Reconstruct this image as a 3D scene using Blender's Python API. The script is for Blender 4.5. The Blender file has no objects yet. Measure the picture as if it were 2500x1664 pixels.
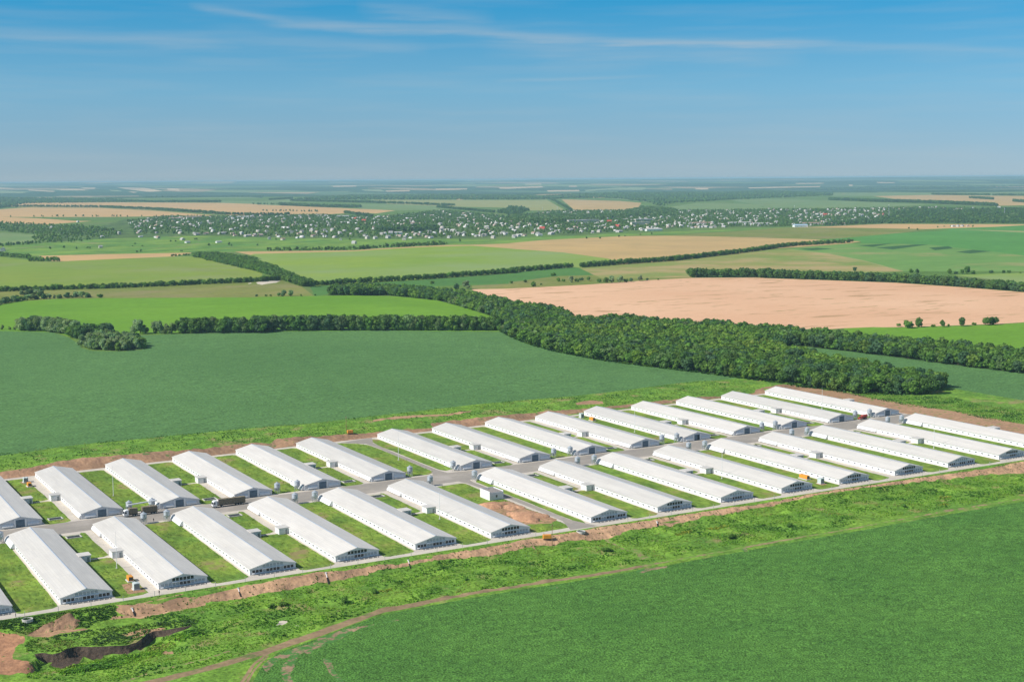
SKYSTR, CLOUD = .10, (4.9, 5.3, 5.5)
SUNSTR, HAZE, HAZECOL, EXPO = 4.9, 4.4e-5, (.52, .83, .95), 0.08
import bpy, bmesh, math, random
import numpy as np
from mathutils import Vector, Matrix, geometry

random.seed(7)
rng = np.random.default_rng(11)
scene = bpy.context.scene
COL = scene.collection
R = math.radians

# ------------------------------------------------------------------ camera frame
FPX = 3553.84
CAM = np.array([-.3934, -550.6626, 159.5612])
RT = np.array([0.8767313, -0.4809330, -0.0067583])
UP = np.array([0.0589513, 0.0935006, 0.9938724])
FW = np.array([0.4773542, 0.8717574, -0.1103265])
SUN_EL, SUN_AZ = 40.0, -83.5        # azimuth of the sun measured from +y towards +x

# ------------------------------------------------------------------ terrain
def sstep(a, b, x):
    t = np.clip((x - a) / (b - a), 0, 1)
    return t * t * (3 - 2 * t)

def softclip(x, lo, hi, w):
    return lo + w * np.logaddexp(0, (x - lo) / w) - w * np.logaddexp(0, (x - hi) / w)

WAVES = []
_r = random.Random(5)
for wl, am in ((2300, 2.6), (1700, 2.0), (1300, 1.5), (3100, 3.0), (900, .9)):
    a = _r.uniform(0, 6.28)
    WAVES.append((math.cos(a) * 6.283 / wl, math.sin(a) * 6.283 / wl, _r.uniform(0, 6.28), am))
FARW = []
for wl, am in ((9000, 16), (6100, 11), (14000, 20)):
    a = math.atan2(FW[1], FW[0]) + _r.uniform(-.5, .5)
    FARW.append((math.cos(a) * 6.283 / wl, math.sin(a) * 6.283 / wl, _r.uniform(0, 6.28), am))
ROUGH = []
for wl in (3.1, 5.3, 8.7, 14.0, 23.0):
    for k in range(2):
        a = _r.uniform(0, 6.28)
        ROUGH.append((math.cos(a) * 6.283 / wl, math.sin(a) * 6.283 / wl, _r.uniform(0, 6.28), .035 * wl ** .6))
GULLY = None

def rough(x, y):
    z = 0 * x
    for a, b, c, m in ROUGH:
        z = z + m * np.sin(a * x + b * y + c)
    return z

def seg_dist(x, y, L):
    best = np.full(x.shape, 1e9); sg = np.zeros(x.shape); al = np.zeros(x.shape)
    n = len(L) - 1
    for i in range(n):
        ax, ay = L[i]; bx, by = L[i + 1]
        dx, dy = bx - ax, by - ay; l2 = dx * dx + dy * dy
        t = np.clip(((x - ax) * dx + (y - ay) * dy) / l2, 0, 1)
        d = np.hypot(x - ax - t * dx, y - ay - t * dy)
        m = d < best
        best = np.where(m, d, best)
        sg = np.where(m, (x - ax) * dy - (y - ay) * dx, sg)
        al = np.where(m, (i + t) / n, al)
    return best * np.sign(sg), al

def terr(x, y):
    x = np.asarray(x, float); y = np.asarray(y, float); shp = x.shape
    x = np.atleast_1d(x); y = np.atleast_1d(y)
    d = np.hypot(x - CAM[0], y - CAM[1])
    z = .01332 * softclip(x, -250, 1000, 60) + .00491 * softclip(y, -600, 1500, 80)
    fb = sstep(-10.5, -19.5, y)
    bb = sstep(249, 262, y) * (1 - sstep(688, 735, x))
    z = z - 3.2 * fb + 3.2 * bb
    near = sstep(-8.5, -13, y) + bb
    z = z + rough(x, y) * np.clip(near, 0, 1) * (1 - sstep(900, 1100, d)) * np.where(y < -60, .35, 1)
    m = sstep(1000, 2600, d) * (1 - .5 * sstep(5000, 9000, d))
    w = 0 * z
    for a, b, c, am in WAVES:
        w = w + am * np.sin(a * x + b * y + c)
    z = z + m * w
    m2 = sstep(10500, 19000, d)
    w = 0 * z
    for a, b, c, am in FARW:
        w = w + am * np.sin(a * x + b * y + c)
    z = z + m2 * (w * .6) + 108 * sstep(13000, 41000, d)
    if GULLY is not None:
        bx = (x > GULLY[:, 0].min() - 40) & (x < GULLY[:, 0].max() + 40) & (y > GULLY[:, 1].min() - 40) & (y < GULLY[:, 1].max() + 40)
        if bx.any():
            s, al = seg_dist(x[bx], y[bx], GULLY)
            dr = sstep(0, 1.6, s) * (1 - sstep(7, 24, s)) * sstep(0, .12, al) * (1 - .75 * sstep(.72, 1, al))
            zz = z[bx]; zz = zz - 2.5 * dr; z = z.copy(); z[bx] = zz
    return z.reshape(shp)

# ------------------------------------------------------------------ photograph measurements -> ground points
ZT = dict(P=(0, 0, 1), M=(0, 0, 1.06112), A1=(0, 420, .271647), A2=(620, 420, .271647), A3=(1240, 420, .271647), A4=(1860, 420, .271647),
          N1=(0, 1080, .271647), N2=(500, 1040, .271647), N3=(900, 960, .271647), N4=(1300, 920, .271647), N5=(1860, 900, .271647),
          R5=(1160, 700, .271647), R6=(1800, 740, .297114), L7=(0, 680, .271647), G6=(0, 1340, .212224), Q=(600, 1380, .271647), T=(1240, 1240, .271647),
          D=(800, 1040, .067912))

def px(s):
    out, tag = [], None
    for w in s.split():
        if w in ZT:
            tag = ZT[w]
        else:
            a, b = w.split(',')
            out.append((tag[0] + float(a) * tag[2], tag[1] + float(b) * tag[2]))
    return np.array(out)

_T = 260 * (46000 / 260) ** (np.arange(700) / 699)

def ground(P):
    """where the sight lines of measured points meet the terrain -> (n,2) ground points"""
    P = np.atleast_2d(np.asarray(P, float))
    D = FW + (P[:, :1] - 1250) / FPX * RT - (P[:, 1:] - 832) / FPX * UP
    res = np.zeros((len(P), 2))
    for i0 in range(0, len(P), 400):
        d = D[i0:i0 + 400]
        X = CAM[0] + d[:, :1] * _T; Y = CAM[1] + d[:, 1:2] * _T; Z = CAM[2] + d[:, 2:] * _T
        h = Z - terr(X, Y)
        k = np.argmax(h < 0, axis=1); none = ~(h < 0).any(axis=1); k = np.where(none, 699, np.maximum(k, 1))
        lo, hi = _T[k - 1].copy(), _T[k].copy()
        for _ in range(18):
            md = (lo + hi) / 2
            hh = CAM[2] + d[:, 2] * md - terr(CAM[0] + d[:, 0] * md, CAM[1] + d[:, 1] * md)
            lo = np.where(hh > 0, md, lo); hi = np.where(hh > 0, hi, md)
        t = np.where(none, 40000, (lo + hi) / 2)
        res[i0:i0 + 400, 0] = CAM[0] + d[:, 0] * t; res[i0:i0 + 400, 1] = CAM[1] + d[:, 1] * t
    return res

def dens(P, step, closed=True):
    out = []
    n = len(P)
    for i in range(n if closed else n - 1):
        a, b = P[i], P[(i + 1) % n]
        k = max(1, int(np.ceil(np.hypot(*(b - a)) / step)))
        for j in range(k):
            out.append(a + (b - a) * j / k)
    if not closed:
        out.append(P[-1])
    return np.array(out)

def gpoly(s, step=24):
    P = px(s)
    P[:, 1] = np.maximum(P[:, 1], 449.5 - .0068 * P[:, 0])
    return ground(dens(P, step))

def gline(s, step=24):
    return ground(dens(px(s), step, False))

def wpoly(pts, step=5):
    return dens(np.array(pts, float), step)

def buffer(L, w):
    L = np.asarray(L); T_ = np.gradient(L, axis=0); T_ /= np.linalg.norm(T_, axis=1)[:, None] + 1e-9
    N = np.stack([-T_[:, 1], T_[:, 0]], 1)
    w = np.asarray(w) * (np.ones(len(L)))
    return np.concatenate([L + N * w[:, None] / 2, (L - N * w[:, None] / 2)[::-1]])

def inside(poly, x, y):
    px_, py_ = poly[:, 0], poly[:, 1]
    res = np.zeros(x.shape, bool)
    bb = (x >= px_.min()) & (x <= px_.max()) & (y >= py_.min()) & (y <= py_.max())
    if not bb.any():
        return res
    xs, ys = x[bb], y[bb]; c = np.zeros(xs.shape, bool)
    j = len(poly) - 1
    for i in range(len(poly)):
        yi, yj = py_[i], py_[j]
        m = (yi > ys) != (yj > ys)
        if m.any():
            xc = (px_[j] - px_[i]) * (ys - yi) / (yj - yi + 1e-30) + px_[i]
            c ^= m & (xs < xc)
        j = i
    res[bb] = c
    return res

def rag(P, amp=.7, step=1.6, seed=0):
    """an uneven natural edge instead of a straight cut"""
    D = dens(np.asarray(P), step); n = len(D); r_ = np.random.default_rng(int(abs(D[0, 0] * 13 + D[0, 1] * 7)) + seed)
    T_ = np.roll(D, -1, 0) - np.roll(D, 1, 0); T_ /= np.linalg.norm(T_, axis=1)[:, None] + 1e-9
    w = r_.normal(0, 1, n)
    for k in (3, 7, 15):
        ker = np.ones(k) / k; v = r_.normal(0, 1, n); w = w * .55 + np.convolve(np.resize(v, n + k - 1), ker, 'valid')[:n] * k ** .5
    return D + np.stack([-T_[:, 1], T_[:, 0]], 1) * (w * amp * .6)[:, None]

# the gully rim is found on the terrain as it was before the gully washed out
_g = px("G6 400,1205 480,1190 600,1208 690,1188 770,1140 900,1118 1080,1122 1300,1112 1450,1105 1570,1072 1625,1030 1700,968 1760,943 1900,928 2050,900 2210,878")
GULLY = ground(_g)

# ------------------------------------------------------------------ object helpers
def tag(o, label=None, cat=None, group=None, kind=None):
    if label: o['label'] = label
    if cat: o['category'] = cat
    if group: o['group'] = group
    if kind: o['kind'] = kind
    return o

def empty(name, loc, rz=0, label=None, cat=None, group=None, ry=0):
    o = bpy.data.objects.new(name, None)
    o.empty_display_size = .5
    o.location = loc; o.rotation_euler = (0, ry, rz)
    COL.objects.link(o)
    return tag(o, label, cat, group)

def put(name, me, parent=None, loc=(0, 0, 0), rz=0, scale=None):
    o = bpy.data.objects.new(name, me)
    o.location = loc
    if rz: o.rotation_euler = (0, 0, rz)
    if scale is not None: o.scale = scale
    o.parent = parent
    COL.objects.link(o)
    return o

class MB:
    def __init__(s): s.v = []; s.f = []; s.m = []
    def add(s, V, F, mi=0):
        n = len(s.v); s.v += [tuple(map(float, p)) for p in V]
        s.f += [tuple(n + i for i in f) for f in F]; s.m += [mi] * len(F)
    def box(s, x0, x1, y0, y1, z0, z1, mi=0, b=0):
        if b:
            bm = bmesh.new(); bmesh.ops.create_cube(bm, size=1)
            for v in bm.verts: v.co = Vector(((x0 + x1) / 2 + v.co.x * (x1 - x0), (y0 + y1) / 2 + v.co.y * (y1 - y0), (z0 + z1) / 2 + v.co.z * (z1 - z0)))
            bmesh.ops.bevel(bm, geom=bm.edges[:], offset=b, segments=1, affect='EDGES')
            bm.verts.index_update()
            s.add([v.co for v in bm.verts], [[v.index for v in f.verts] for f in bm.faces], mi); bm.free(); return s
        s.add([(x0, y0, z0), (x1, y0, z0), (x1, y1, z0), (x0, y1, z0), (x0, y0, z1), (x1, y0, z1), (x1, y1, z1), (x0, y1, z1)],
              [(0, 3, 2, 1), (4, 5, 6, 7), (0, 1, 5, 4), (1, 2, 6, 5), (2, 3, 7, 6), (3, 0, 4, 7)], mi)
        return s
    def prism(s, prof, a0, a1, axis='y', mi=0):
        n = len(prof)
        P = (lambda p, a: (p[0], a, p[1])) if axis == 'y' else (lambda p, a: (a, p[0], p[1]))
        V = [P(p, a0) for p in prof] + [P(p, a1) for p in prof]
        s.add(V, [tuple(range(n)), tuple(range(2 * n - 1, n - 1, -1))] + [(i, n + i, n + (i + 1) % n, (i + 1) % n) for i in range(n)], mi)
        return s
    def lathe(s, prof, c=(0, 0), n=16, mi=0, cap=True):
        V = []; F = []
        for r, z in prof:
            for k in range(n):
                a = 6.28318 * k / n; V.append((c[0] + r * math.cos(a), c[1] + r * math.sin(a), z))
        for i in range(len(prof) - 1):
            for k in range(n):
                F.append((i * n + k, i * n + (k + 1) % n, (i + 1) * n + (k + 1) % n, (i + 1) * n + k))
        if cap:
            F += [tuple(range(n))[::-1], tuple(range((len(prof) - 1) * n, len(prof) * n))]
        s.add(V, F, mi); return s
    def tube(s, a, b, r, n=8, mi=0, r2=None):
        a, b = Vector(a), Vector(b); d = (b - a).normalized(); u = d.orthogonal().normalized(); w = d.cross(u)
        r2 = r if r2 is None else r2
        V = [a + (u * math.cos(6.28318 * k / n) + w * math.sin(6.28318 * k / n)) * r for k in range(n)] + [b + (u * math.cos(6.28318 * k / n) + w * math.sin(6.28318 * k / n)) * r2 for k in range(n)]
        s.add(V, [tuple(range(n))[::-1], tuple(range(n, 2 * n))] + [(k, (k + 1) % n, n + (k + 1) % n, n + k) for k in range(n)], mi); return s
    def mesh(s, name, *mats):
        me = bpy.data.meshes.new(name); me.from_pydata(s.v, [], s.f)
        for m in mats: me.materials.append(m)
        if len(mats) > 1: me.polygons.foreach_set('material_index', s.m)
        bm = bmesh.new(); bm.from_mesh(me); bmesh.ops.recalc_face_normals(bm, faces=bm.faces); bm.to_mesh(me); bm.free()
        return me

def np_mesh(name, V, F, mats, tint=None, mi=None):
    """V (n,3), F (m,k) all faces of k corners"""
    me = bpy.data.meshes.new(name)
    k = F.shape[1]
    me.vertices.add(len(V)); me.vertices.foreach_set('co', V.astype(np.float32).ravel())
    me.loops.add(F.size); me.loops.foreach_set('vertex_index', F.astype(np.int32).ravel())
    me.polygons.add(len(F)); me.polygons.foreach_set('loop_start', (np.arange(len(F)) * k).astype(np.int32))
    for m in mats: me.materials.append(m)
    if mi is not None: me.polygons.foreach_set('material_index', mi.astype(np.int32))
    me.update(calc_edges=True)
    if tint is not None:
        at = me.attributes.new('tint', 'FLOAT_COLOR', 'POINT')
        at.data.foreach_set('color', np.concatenate([tint, np.ones((len(tint), 1))], 1).astype(np.float32).ravel())
    return me

# ------------------------------------------------------------------ materials
def new_mat(name, rough_=.9, spec=.2):
    m = bpy.data.materials.new(name); m.use_nodes = True
    nt = m.node_tree; b = nt.nodes['Principled BSDF']
    b.inputs['Roughness'].default_value = rough_
    b.inputs['Specular IOR Level'].default_value = spec
    return m, nt, b

def coords(nt, scale=(1, 1, 1), rot=0):
    tc = nt.nodes.new('ShaderNodeTexCoord'); mp = nt.nodes.new('ShaderNodeMapping')
    mp.inputs['Scale'].default_value = scale; mp.inputs['Rotation'].default_value = (0, 0, rot)
    nt.links.new(tc.outputs['Object'], mp.inputs['Vector'])
    return mp.outputs['Vector']

def noise(nt, vec, scale, detail=3, rough_=.55):
    n = nt.nodes.new('ShaderNodeTexNoise')
    n.inputs['Scale'].default_value = scale; n.inputs['Detail'].default_value = detail; n.inputs['Roughness'].default_value = rough_
    nt.links.new(vec, n.inputs['Vector'])
    return n.outputs['Fac']

def ramp(nt, fac, stops):
    r = nt.nodes.new('ShaderNodeValToRGB')
    e = r.color_ramp.elements
    while len(e) < len(stops): e.new(.5)
    for i, (p, c) in enumerate(stops):
        e[i].position = p; e[i].color = (*c, 1) if len(c) == 3 else c
    nt.links.new(fac, r.inputs['Fac'])
    return r.outputs['Color']

def mix(nt, fac, a, b, mode='MIX'):
    m = nt.nodes.new('ShaderNodeMix'); m.data_type = 'RGBA'; m.blend_type = mode
    for sock, v in ((m.inputs['Factor'], fac), (m.inputs['A'], a), (m.inputs['B'], b)):
        if isinstance(v, (int, float)): sock.default_value = v
        elif isinstance(v, tuple): sock.default_value = (*v, 1)
        else: nt.links.new(v, sock)
    return m.outputs['Result']

def bump(nt, b, h, dist, strength=1):
    n = nt.nodes.new('ShaderNodeBump'); n.inputs['Distance'].default_value = dist; n.inputs['Strength'].default_value = strength
    nt.links.new(h, n.inputs['Height']); nt.links.new(n.outputs['Normal'], b.inputs['Normal'])

def plain(name, c, rough_=.6, spec=.3, var=.06, scale=2.0, metal=0):
    m, nt, b = new_mat(name, rough_, spec)
    b.inputs['Metallic'].default_value = metal
    v = noise(nt, coords(nt), scale, 4)
    d = tuple(x * (1 - var * 2) for x in c); e = tuple(min(1, x * (1 + var * 2)) for x in c)
    nt.links.new(ramp(nt, v, [(.3, d), (.7, e)]), b.inputs['Base Color'])
    return m

def crop(name, c, c2=None, big=.006, fine=.9, dirn=0, stretch=1, fvar=.25, bvar=.18, bmp=0, mid=.55, patch=None, pscale=.02, pth=(.62, .68)):
    """field of one crop: broad drifts, fine plant texture drawn out along the sowing direction, optional patches"""
    m, nt, b = new_mat(name, .95, .1)
    v = coords(nt); vs = coords(nt, (1, stretch, 1), dirn)
    c2 = c2 or tuple(x * (1 - bvar) for x in c)
    a = ramp(nt, noise(nt, v, big, 4), [(.36, c2), (.64, c)])
    f = noise(nt, vs, fine, 3, .6)
    lo, hi = 1 - fvar, 1 + fvar
    a = mix(nt, 1.0, a, ramp(nt, f, [(.33, (lo, lo, lo)), (.67, (hi, hi, hi * .95))]), 'MULTIPLY')
    mm = noise(nt, vs, fine / 5.5, 3, .6)
    k1, k2 = 1 - fvar * mid, 1 + fvar * mid
    a = mix(nt, 1.0, a, ramp(nt, mm, [(.33, (k1, k1, k1)), (.67, (k2, k2, k2 * .96))]), 'MULTIPLY')
    if patch:
        p = noise(nt, coords(nt, (1, 1, 1)), pscale, 5, .62)
        a = mix(nt, ramp(nt, p, [(pth[0], (0, 0, 0)), (pth[1], (1, 1, 1))]), a, patch)
    nt.links.new(a, b.inputs['Base Color'])
    if bmp: bump(nt, b, f, bmp)
    return m

FDIR = math.atan2(FW[1], FW[0])
M = {}
M['meadow'] = crop('meadow_grass', (.135, .22, .04), (.095, .185, .036), .004, .25, fvar=.25, patch=(.17, .20, .07), pscale=.006, pth=(.5, .7))
M['strips'] = crop('garden_strips', (.195, .305, .05), (.105, .225, .042), .010, .03, dirn=.35, stretch=8, fvar=.45, patch=(.24, .25, .10), pscale=.011, pth=(.62, .68))
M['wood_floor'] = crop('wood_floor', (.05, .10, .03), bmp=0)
M['village'] = crop('village_ground', (.115, .18, .045), (.07, .13, .035), .012, .05, fvar=.35, patch=(.2, .22, .1), pscale=.02)
M['tan'] = crop('ripe_grain_far', (.60, .38, .17), (.54, .35, .16), .004, .02, fvar=.05)
M['tan2'] = crop('stubble_far', (.53, .36, .16), (.47, .33, .145), .006, .02, fvar=.06)
M['yellow'] = crop('yellow_crop', (.33, .32, .12), (.29, .31, .12), .004, .02, fvar=.06)
M['pale'] = crop('pale_green_crop', (.20, .27, .10), (.16, .25, .09), .004, .02, fvar=.08)
M['lime'] = crop('young_green_crop', (.245, .340, .048), (.205, .315, .044), .004, .05, dirn=.4, stretch=4, fvar=.09, patch=(.25, .33, .12), pscale=.003, pth=(.45, .7))
M['lime2'] = crop('yellow_green_crop', (.235, .305, .048), (.195, .285, .044), .003, .05, dirn=.2, stretch=4, fvar=.08, patch=(.25, .29, .10), pscale=.004, pth=(.5, .7))
M['olive'] = crop('dry_pasture', (.235, .24, .065), (.17, .215, .045), .006, .12, fvar=.12, patch=(.28, .24, .11), pscale=.008, pth=(.5, .72))
M['bright'] = crop('bright_green_crop', (.160, .315, .028), (.132, .28, .024), .005, .16, dirn=.3, stretch=6, fvar=.16)
M['deep'] = crop('deep_green_crop', (.092, .215, .048), (.08, .19, .044), .005, .1, fvar=.1)
M['mid'] = crop('mid_green_crop', (.105, .275, .058), (.09, .25, .052), .004, .05, fvar=.08)
M['mixed'] = crop('patchy_crop', (.29, .28, .085), (.20, .275, .066), .005, .03, dirn=.42, stretch=7, fvar=.12, patch=(.42, .32, .14), pscale=.006, pth=(.45, .60))
M['slope'] = crop('green_slope_crop', (.17, .295, .075), (.135, .27, .062), .006, .03, dirn=.42, stretch=5, fvar=.10, patch=(.33, .30, .12), pscale=.005, pth=(.54, .68))
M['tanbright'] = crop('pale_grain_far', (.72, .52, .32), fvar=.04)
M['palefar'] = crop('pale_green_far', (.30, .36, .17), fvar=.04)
M['stripe'] = crop('dark_plot', (.05, .13, .04), fvar=.1)
M['soyfar'] = crop('soybean_far', (.104, .216, .070), (.088, .190, .061), .006, .55, dirn=.25, stretch=1.5, fvar=.36, mid=.3, bmp=.4)
M['soynear'] = crop('soybean_near', (.106, .246, .046), (.086, .213, .040), .022, 1.25, dirn=.5, stretch=1.3, fvar=.52, mid=.4, bmp=.9, patch=(.30, .19, .12), pscale=.05, pth=(.735, .765))  # soybean specks, near and far: plant and soil tones plus painted gap shade
M['chalk'] = crop('chalk_spoil', (.75, .66, .55), fvar=.15, fine=.2)
M['track'] = crop('track_dirt', (.31, .215, .13), (.25, .18, .105), .05, .5, fvar=.18, patch=(.12, .17, .05), pscale=.10, pth=(.60, .68))
M['faint'] = crop('grassy_track', (.33, .25, .14), (.28, .22, .12), .05, .5, fvar=.2, patch=(.16, .27, .05), pscale=.22, pth=(.46, .53))
M['soil'] = crop('bank_soil', (.56, .345, .215), (.43, .26, .16), .06, .55, dirn=.05, stretch=.6, fvar=.24, bmp=.5, patch=(.13, .19, .05), pscale=.16, pth=(.66, .71))
M['soilback'] = crop('cut_bank_soil', (.40, .235, .15), (.29, .18, .115), .05, .55, stretch=.5, fvar=.22, bmp=.4, patch=(.13, .18, .06), pscale=.10, pth=(.60, .65))
M['redsoil'] = crop('red_soil', (.46, .24, .14), (.37, .195, .115), .08, .6, fvar=.22, bmp=.35, patch=(.12, .17, .05), pscale=.2, pth=(.64, .67))
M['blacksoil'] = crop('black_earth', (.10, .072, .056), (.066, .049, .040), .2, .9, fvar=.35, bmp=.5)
M['rough'] = crop('rough_grass', (.180, .315, .042), (.115, .24, .036), .05, .6, fvar=.36, bmp=.5, patch=(.29, .26, .10), pscale=.06, pth=(.58, .68))
M['lawn'] = crop('lawn_grass', (.215, .295, .046), (.125, .22, .036), .06, .55, dirn=.02, stretch=.4, fvar=.30, bmp=.3, patch=(.27, .225, .095), pscale=.06, pth=(.57, .68))
M['concrete'] = crop('concrete_paving', (.62, .555, .49), (.54, .485, .43), .08, .5, fvar=.07)
M['asphalt'] = crop('road_paving', (.37, .33, .295), (.31, .28, .255), .05, .4, dirn=0, stretch=3, fvar=.08, patch=(.44, .395, .35), pscale=.05, pth=(.55, .7))
M['gravelsoil'] = crop('worn_soil', (.43, .26, .16), fvar=.2, fine=.6, bmp=.2, patch=(.15, .22, .05), pscale=.22, pth=(.58, .64))

M['baresoy'] = crop('thin_soybeans', (.33, .225, .15), (.28, .19, .125), .05, .6, fvar=.2, bmp=.3, patch=(.08, .205, .046), pscale=.32, pth=(.44, .52))

def wheat():
    m, nt, b = new_mat('ripe_wheat', .95, .1)
    v = coords(nt)
    a = ramp(nt, noise(nt, v, .004, 4), [(.35, (.70, .415, .245)), (.65, (.76, .475, .29))])
    s = noise(nt, coords(nt, (.010, .055, 1), .42), 1, 5, .6)
    a = mix(nt, ramp(nt, s, [(.585, (0, 0, 0)), (.655, (1, 1, 1))]), a, (.47, .29, .15))
    s2 = noise(nt, coords(nt, (.02, .09, 1), .42), 1, 4, .6)
    g = noise(nt, v, .003, 2)
    k = mix(nt, 1.0, ramp(nt, s2, [(.615, (0, 0, 0)), (.665, (1, 1, 1))]), ramp(nt, g, [(.42, (0, 0, 0)), (.55, (1, 1, 1))]), 'MULTIPLY')
    a = mix(nt, k, a, (.25, .21, .07))
    a = mix(nt, 1.0, a, ramp(nt, noise(nt, coords(nt, (1, 5, 1), .42), .12, 3), [(.3, (.93, .93, .93)), (.7, (1.05, 1.05, 1.05))]), 'MULTIPLY')
    nt.links.new(a, b.inputs['Base Color'])
    return m
M['wheat'] = wheat()

def far_land():
    """land beyond twelve kilometres: a patchwork of woods, grain and green crops"""
    m, nt, b = new_mat('distant_land', 1, 0)
    vo = nt.nodes.new('ShaderNodeTexVoronoi'); vo.inputs['Scale'].default_value = 1
    nt.links.new(coords(nt, (.0012, .0006, 0), -FDIR + 1.57), vo.inputs['Vector'])
    a = ramp(nt, vo.outputs['Color'], [(.0, (.05, .10, .04)), (.40, (.06, .12, .05)), (.52, (.12, .20, .08)), (.60, (.2, .27, .11)), (.74, (.40, .30, .17)), (.86, (.5, .36, .22)), (.89, (.06, .12, .05))])
    a_r = [n for n in nt.nodes if n.type == 'VALTORGB'][-1]; a_r.color_ramp.interpolation = 'CONSTANT'
    w = noise(nt, coords(nt, (.00022, .00016, 0), -FDIR + 1.57), 1, 4)
    a = mix(nt, ramp(nt, w, [(.55, (0, 0, 0)), (.57, (1, 1, 1))]), a, (.045, .095, .04))
    nt.links.new(a, b.inputs['Base Color'])
    return m
M['far'] = far_land()
# ------------------------------------------------------------------ layout of the farm (metres, the rows run along x)
BW, BL = 20.0, 111.0
NX = {i: 69.2 + 37.05 * i for i in range(0, 7)}; NX.update({7: 341.3, 8: 377.7, 9: 414.1, 10: 450.8, 11: 487.6, 12: 524.6, 13: 561.8, 14: 599.2, 15: 636.2})
NX.update({1: 106.2, 2: 143.5, 3: 180.4, 4: 217.2, 5: 253.5, 6: 289.9})
FX = {0: 106.0, 1: 143.2, 2: 180.4, 3: 217.5, 4: 254.2, 5: 290.7, 6: 342.1, 7: 378.4, 8: 415.0, 9: 451.0, 10: 487.3, 11: 523.8, 12: 559.8, 13: 597.3, 14: 634.9}
FY0 = 133.5
ORD = ['first', 'second', 'third', 'fourth', 'fifth', 'sixth', 'seventh', 'eighth', 'ninth', 'tenth', 'eleventh', 'twelfth', 'thirteenth', 'fourteenth', 'fifteenth', 'sixteenth']

# ------------------------------------------------------------------ ground: layers in painter's order; later ones lie on top and cut the earlier ones out
LAY = []      # (object name, label, material, polygon)
def lay(name, label, mat, *polys):
    for p in polys:
        if mat in ('soil', 'soilback', 'gravelsoil', 'redsoil', 'baresoy', 'chalk') and name != 'chalk_bank' and np.hypot(*(p.mean(0) - CAM[:2])) < 1300:
            p = rag(p, .55 if name == 'worn_soil' and len(p) < 30 else .8)
        elif mat == 'lawn': p = rag(p, .22, 2.2)
        elif mat == 'track': p = rag(p, .22)
        LAY.append((name, label, mat, p))

g = gpoly
FARL, GRL = 'blue hazy patchwork of woods and fields out to the horizon', 'green meadow land between the fields'
# far fields
lay('far_grain', 'thin pale grain strips on the blue plain near the horizon', 'tanbright', *[g(q) for q in ("A1 -300,140 0,139 120,145 118,151 0,150 -300,152", "A1 250,157 500,171 480,179 260,166", "A1 450,150 700,152 800,166 560,164", "A1 1050,138 1300,142 1460,172 1330,178 1150,157", "A1 1150,175 1240,179 1200,188", "A1 1500,145 1600,150 1620,172 1510,161", "A1 720,139 860,140 850,149 760,148",
    "A2 690,124 920,119 920,131 720,134", "A2 1180,166 1400,163 1400,173 1190,177", "A2 1630,149 1920,147 1910,157 1640,160", "A2 2200,138 2356,137 A3 0,135 310,127 310,137 0,151 A2 2210,150", "A3 350,164 640,161 640,173 360,176", "A3 545,124 620,123 620,133 550,133", "A3 1680,145 1800,146 1800,157 1690,157", "A3 2160,139 2356,135 2356,144 2170,148", "A3 150,108 300,104 300,112 160,115",
    "A4 0,135 530,127 520,135 0,145", "A4 780,114 818,113 815,126 785,126", "A4 300,100 560,97 550,105 310,107", "A4 1030,91 1200,93 1190,100 1040,99")])
lay('far_crop', 'thin pale green strips on the blue plain near the horizon', 'palefar', *[g(q) for q in ("A1 0,165 260,178 200,190 -200,188 -200,160", "A2 960,157 1140,157 1180,177 1000,169", "A3 690,160 1000,140 1260,150 1200,161 900,159 700,174", "A3 1050,148 1250,150 1230,140 1100,136", "A1 980,160 1060,162 1100,174 1000,172")])
lay('grain_field', 'long tan grain fields on the plain at the far left', 'tan',
    g("A1 -900,280 250,277 1000,272 1970,277 2356,290 A2 0,290 700,320 1280,345 1100,372 900,365 580,385 0,390 A1 2356,392 2040,385 1400,340 900,318 250,312 -900,312"),
    g("A1 -900,335 0,335 240,318 900,322 1400,348 2040,397 1500,397 900,404 0,404 -900,404"), g("A1 -900,404 0,404 350,416 670,438 830,440 600,458 350,476 0,455 -900,455"))
lay('crop_field', 'pale green strips before the far tree belts', 'pale', g("A1 430,215 2356,192 2356,235 1300,238 1280,255 1100,240"), g("A1 1970,277 2000,260 2356,262 A2 340,245 340,262 230,300 0,292 A1 2356,290"),
    g("A2 950,285 1180,285 1790,308 1900,332 1280,347 950,328"), g("A3 880,233 1400,233 1420,262 1250,268"), g("A3 1250,300 1400,322 1700,277 2100,280 2260,302 2356,342 1500,342 1160,339 1190,292"),
    g("A3 2000,252 2356,236 A4 0,238 610,254 1500,292 1100,314 600,324 0,324 A3 2300,310"), g("A4 650,187 1300,180 1900,170 2356,195 2800,200 2800,215 2356,214 1500,210 1000,217 620,214"))
lay('crop_field', 'yellowing crop field before the long wood', 'yellow', g("A2 1050,250 2356,252 A3 350,250 520,345 0,345 A2 2356,322 1790,310 1200,287"))
lay('grain_field', 'tan grain field beyond the middle of the village', 'tan2', g("A3 480,245 1000,260 1200,277 1160,339 600,343"), g("A3 500,217 870,219 870,231 520,229"), g("A2 1600,214 2160,214 2160,223 1872,225 1872,250 1818,250 1818,223 1600,223"))
lay('grain_field', 'tan grain field beyond the village at the far right', 'tan2', g("A4 1000,217 1500,206 2356,216 2800,220 2800,310 2356,299 2100,304 1600,264 1200,242"), g("A4 600,182 1400,158 2340,140 2420,148 2100,160 1300,178 900,184"))
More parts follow.
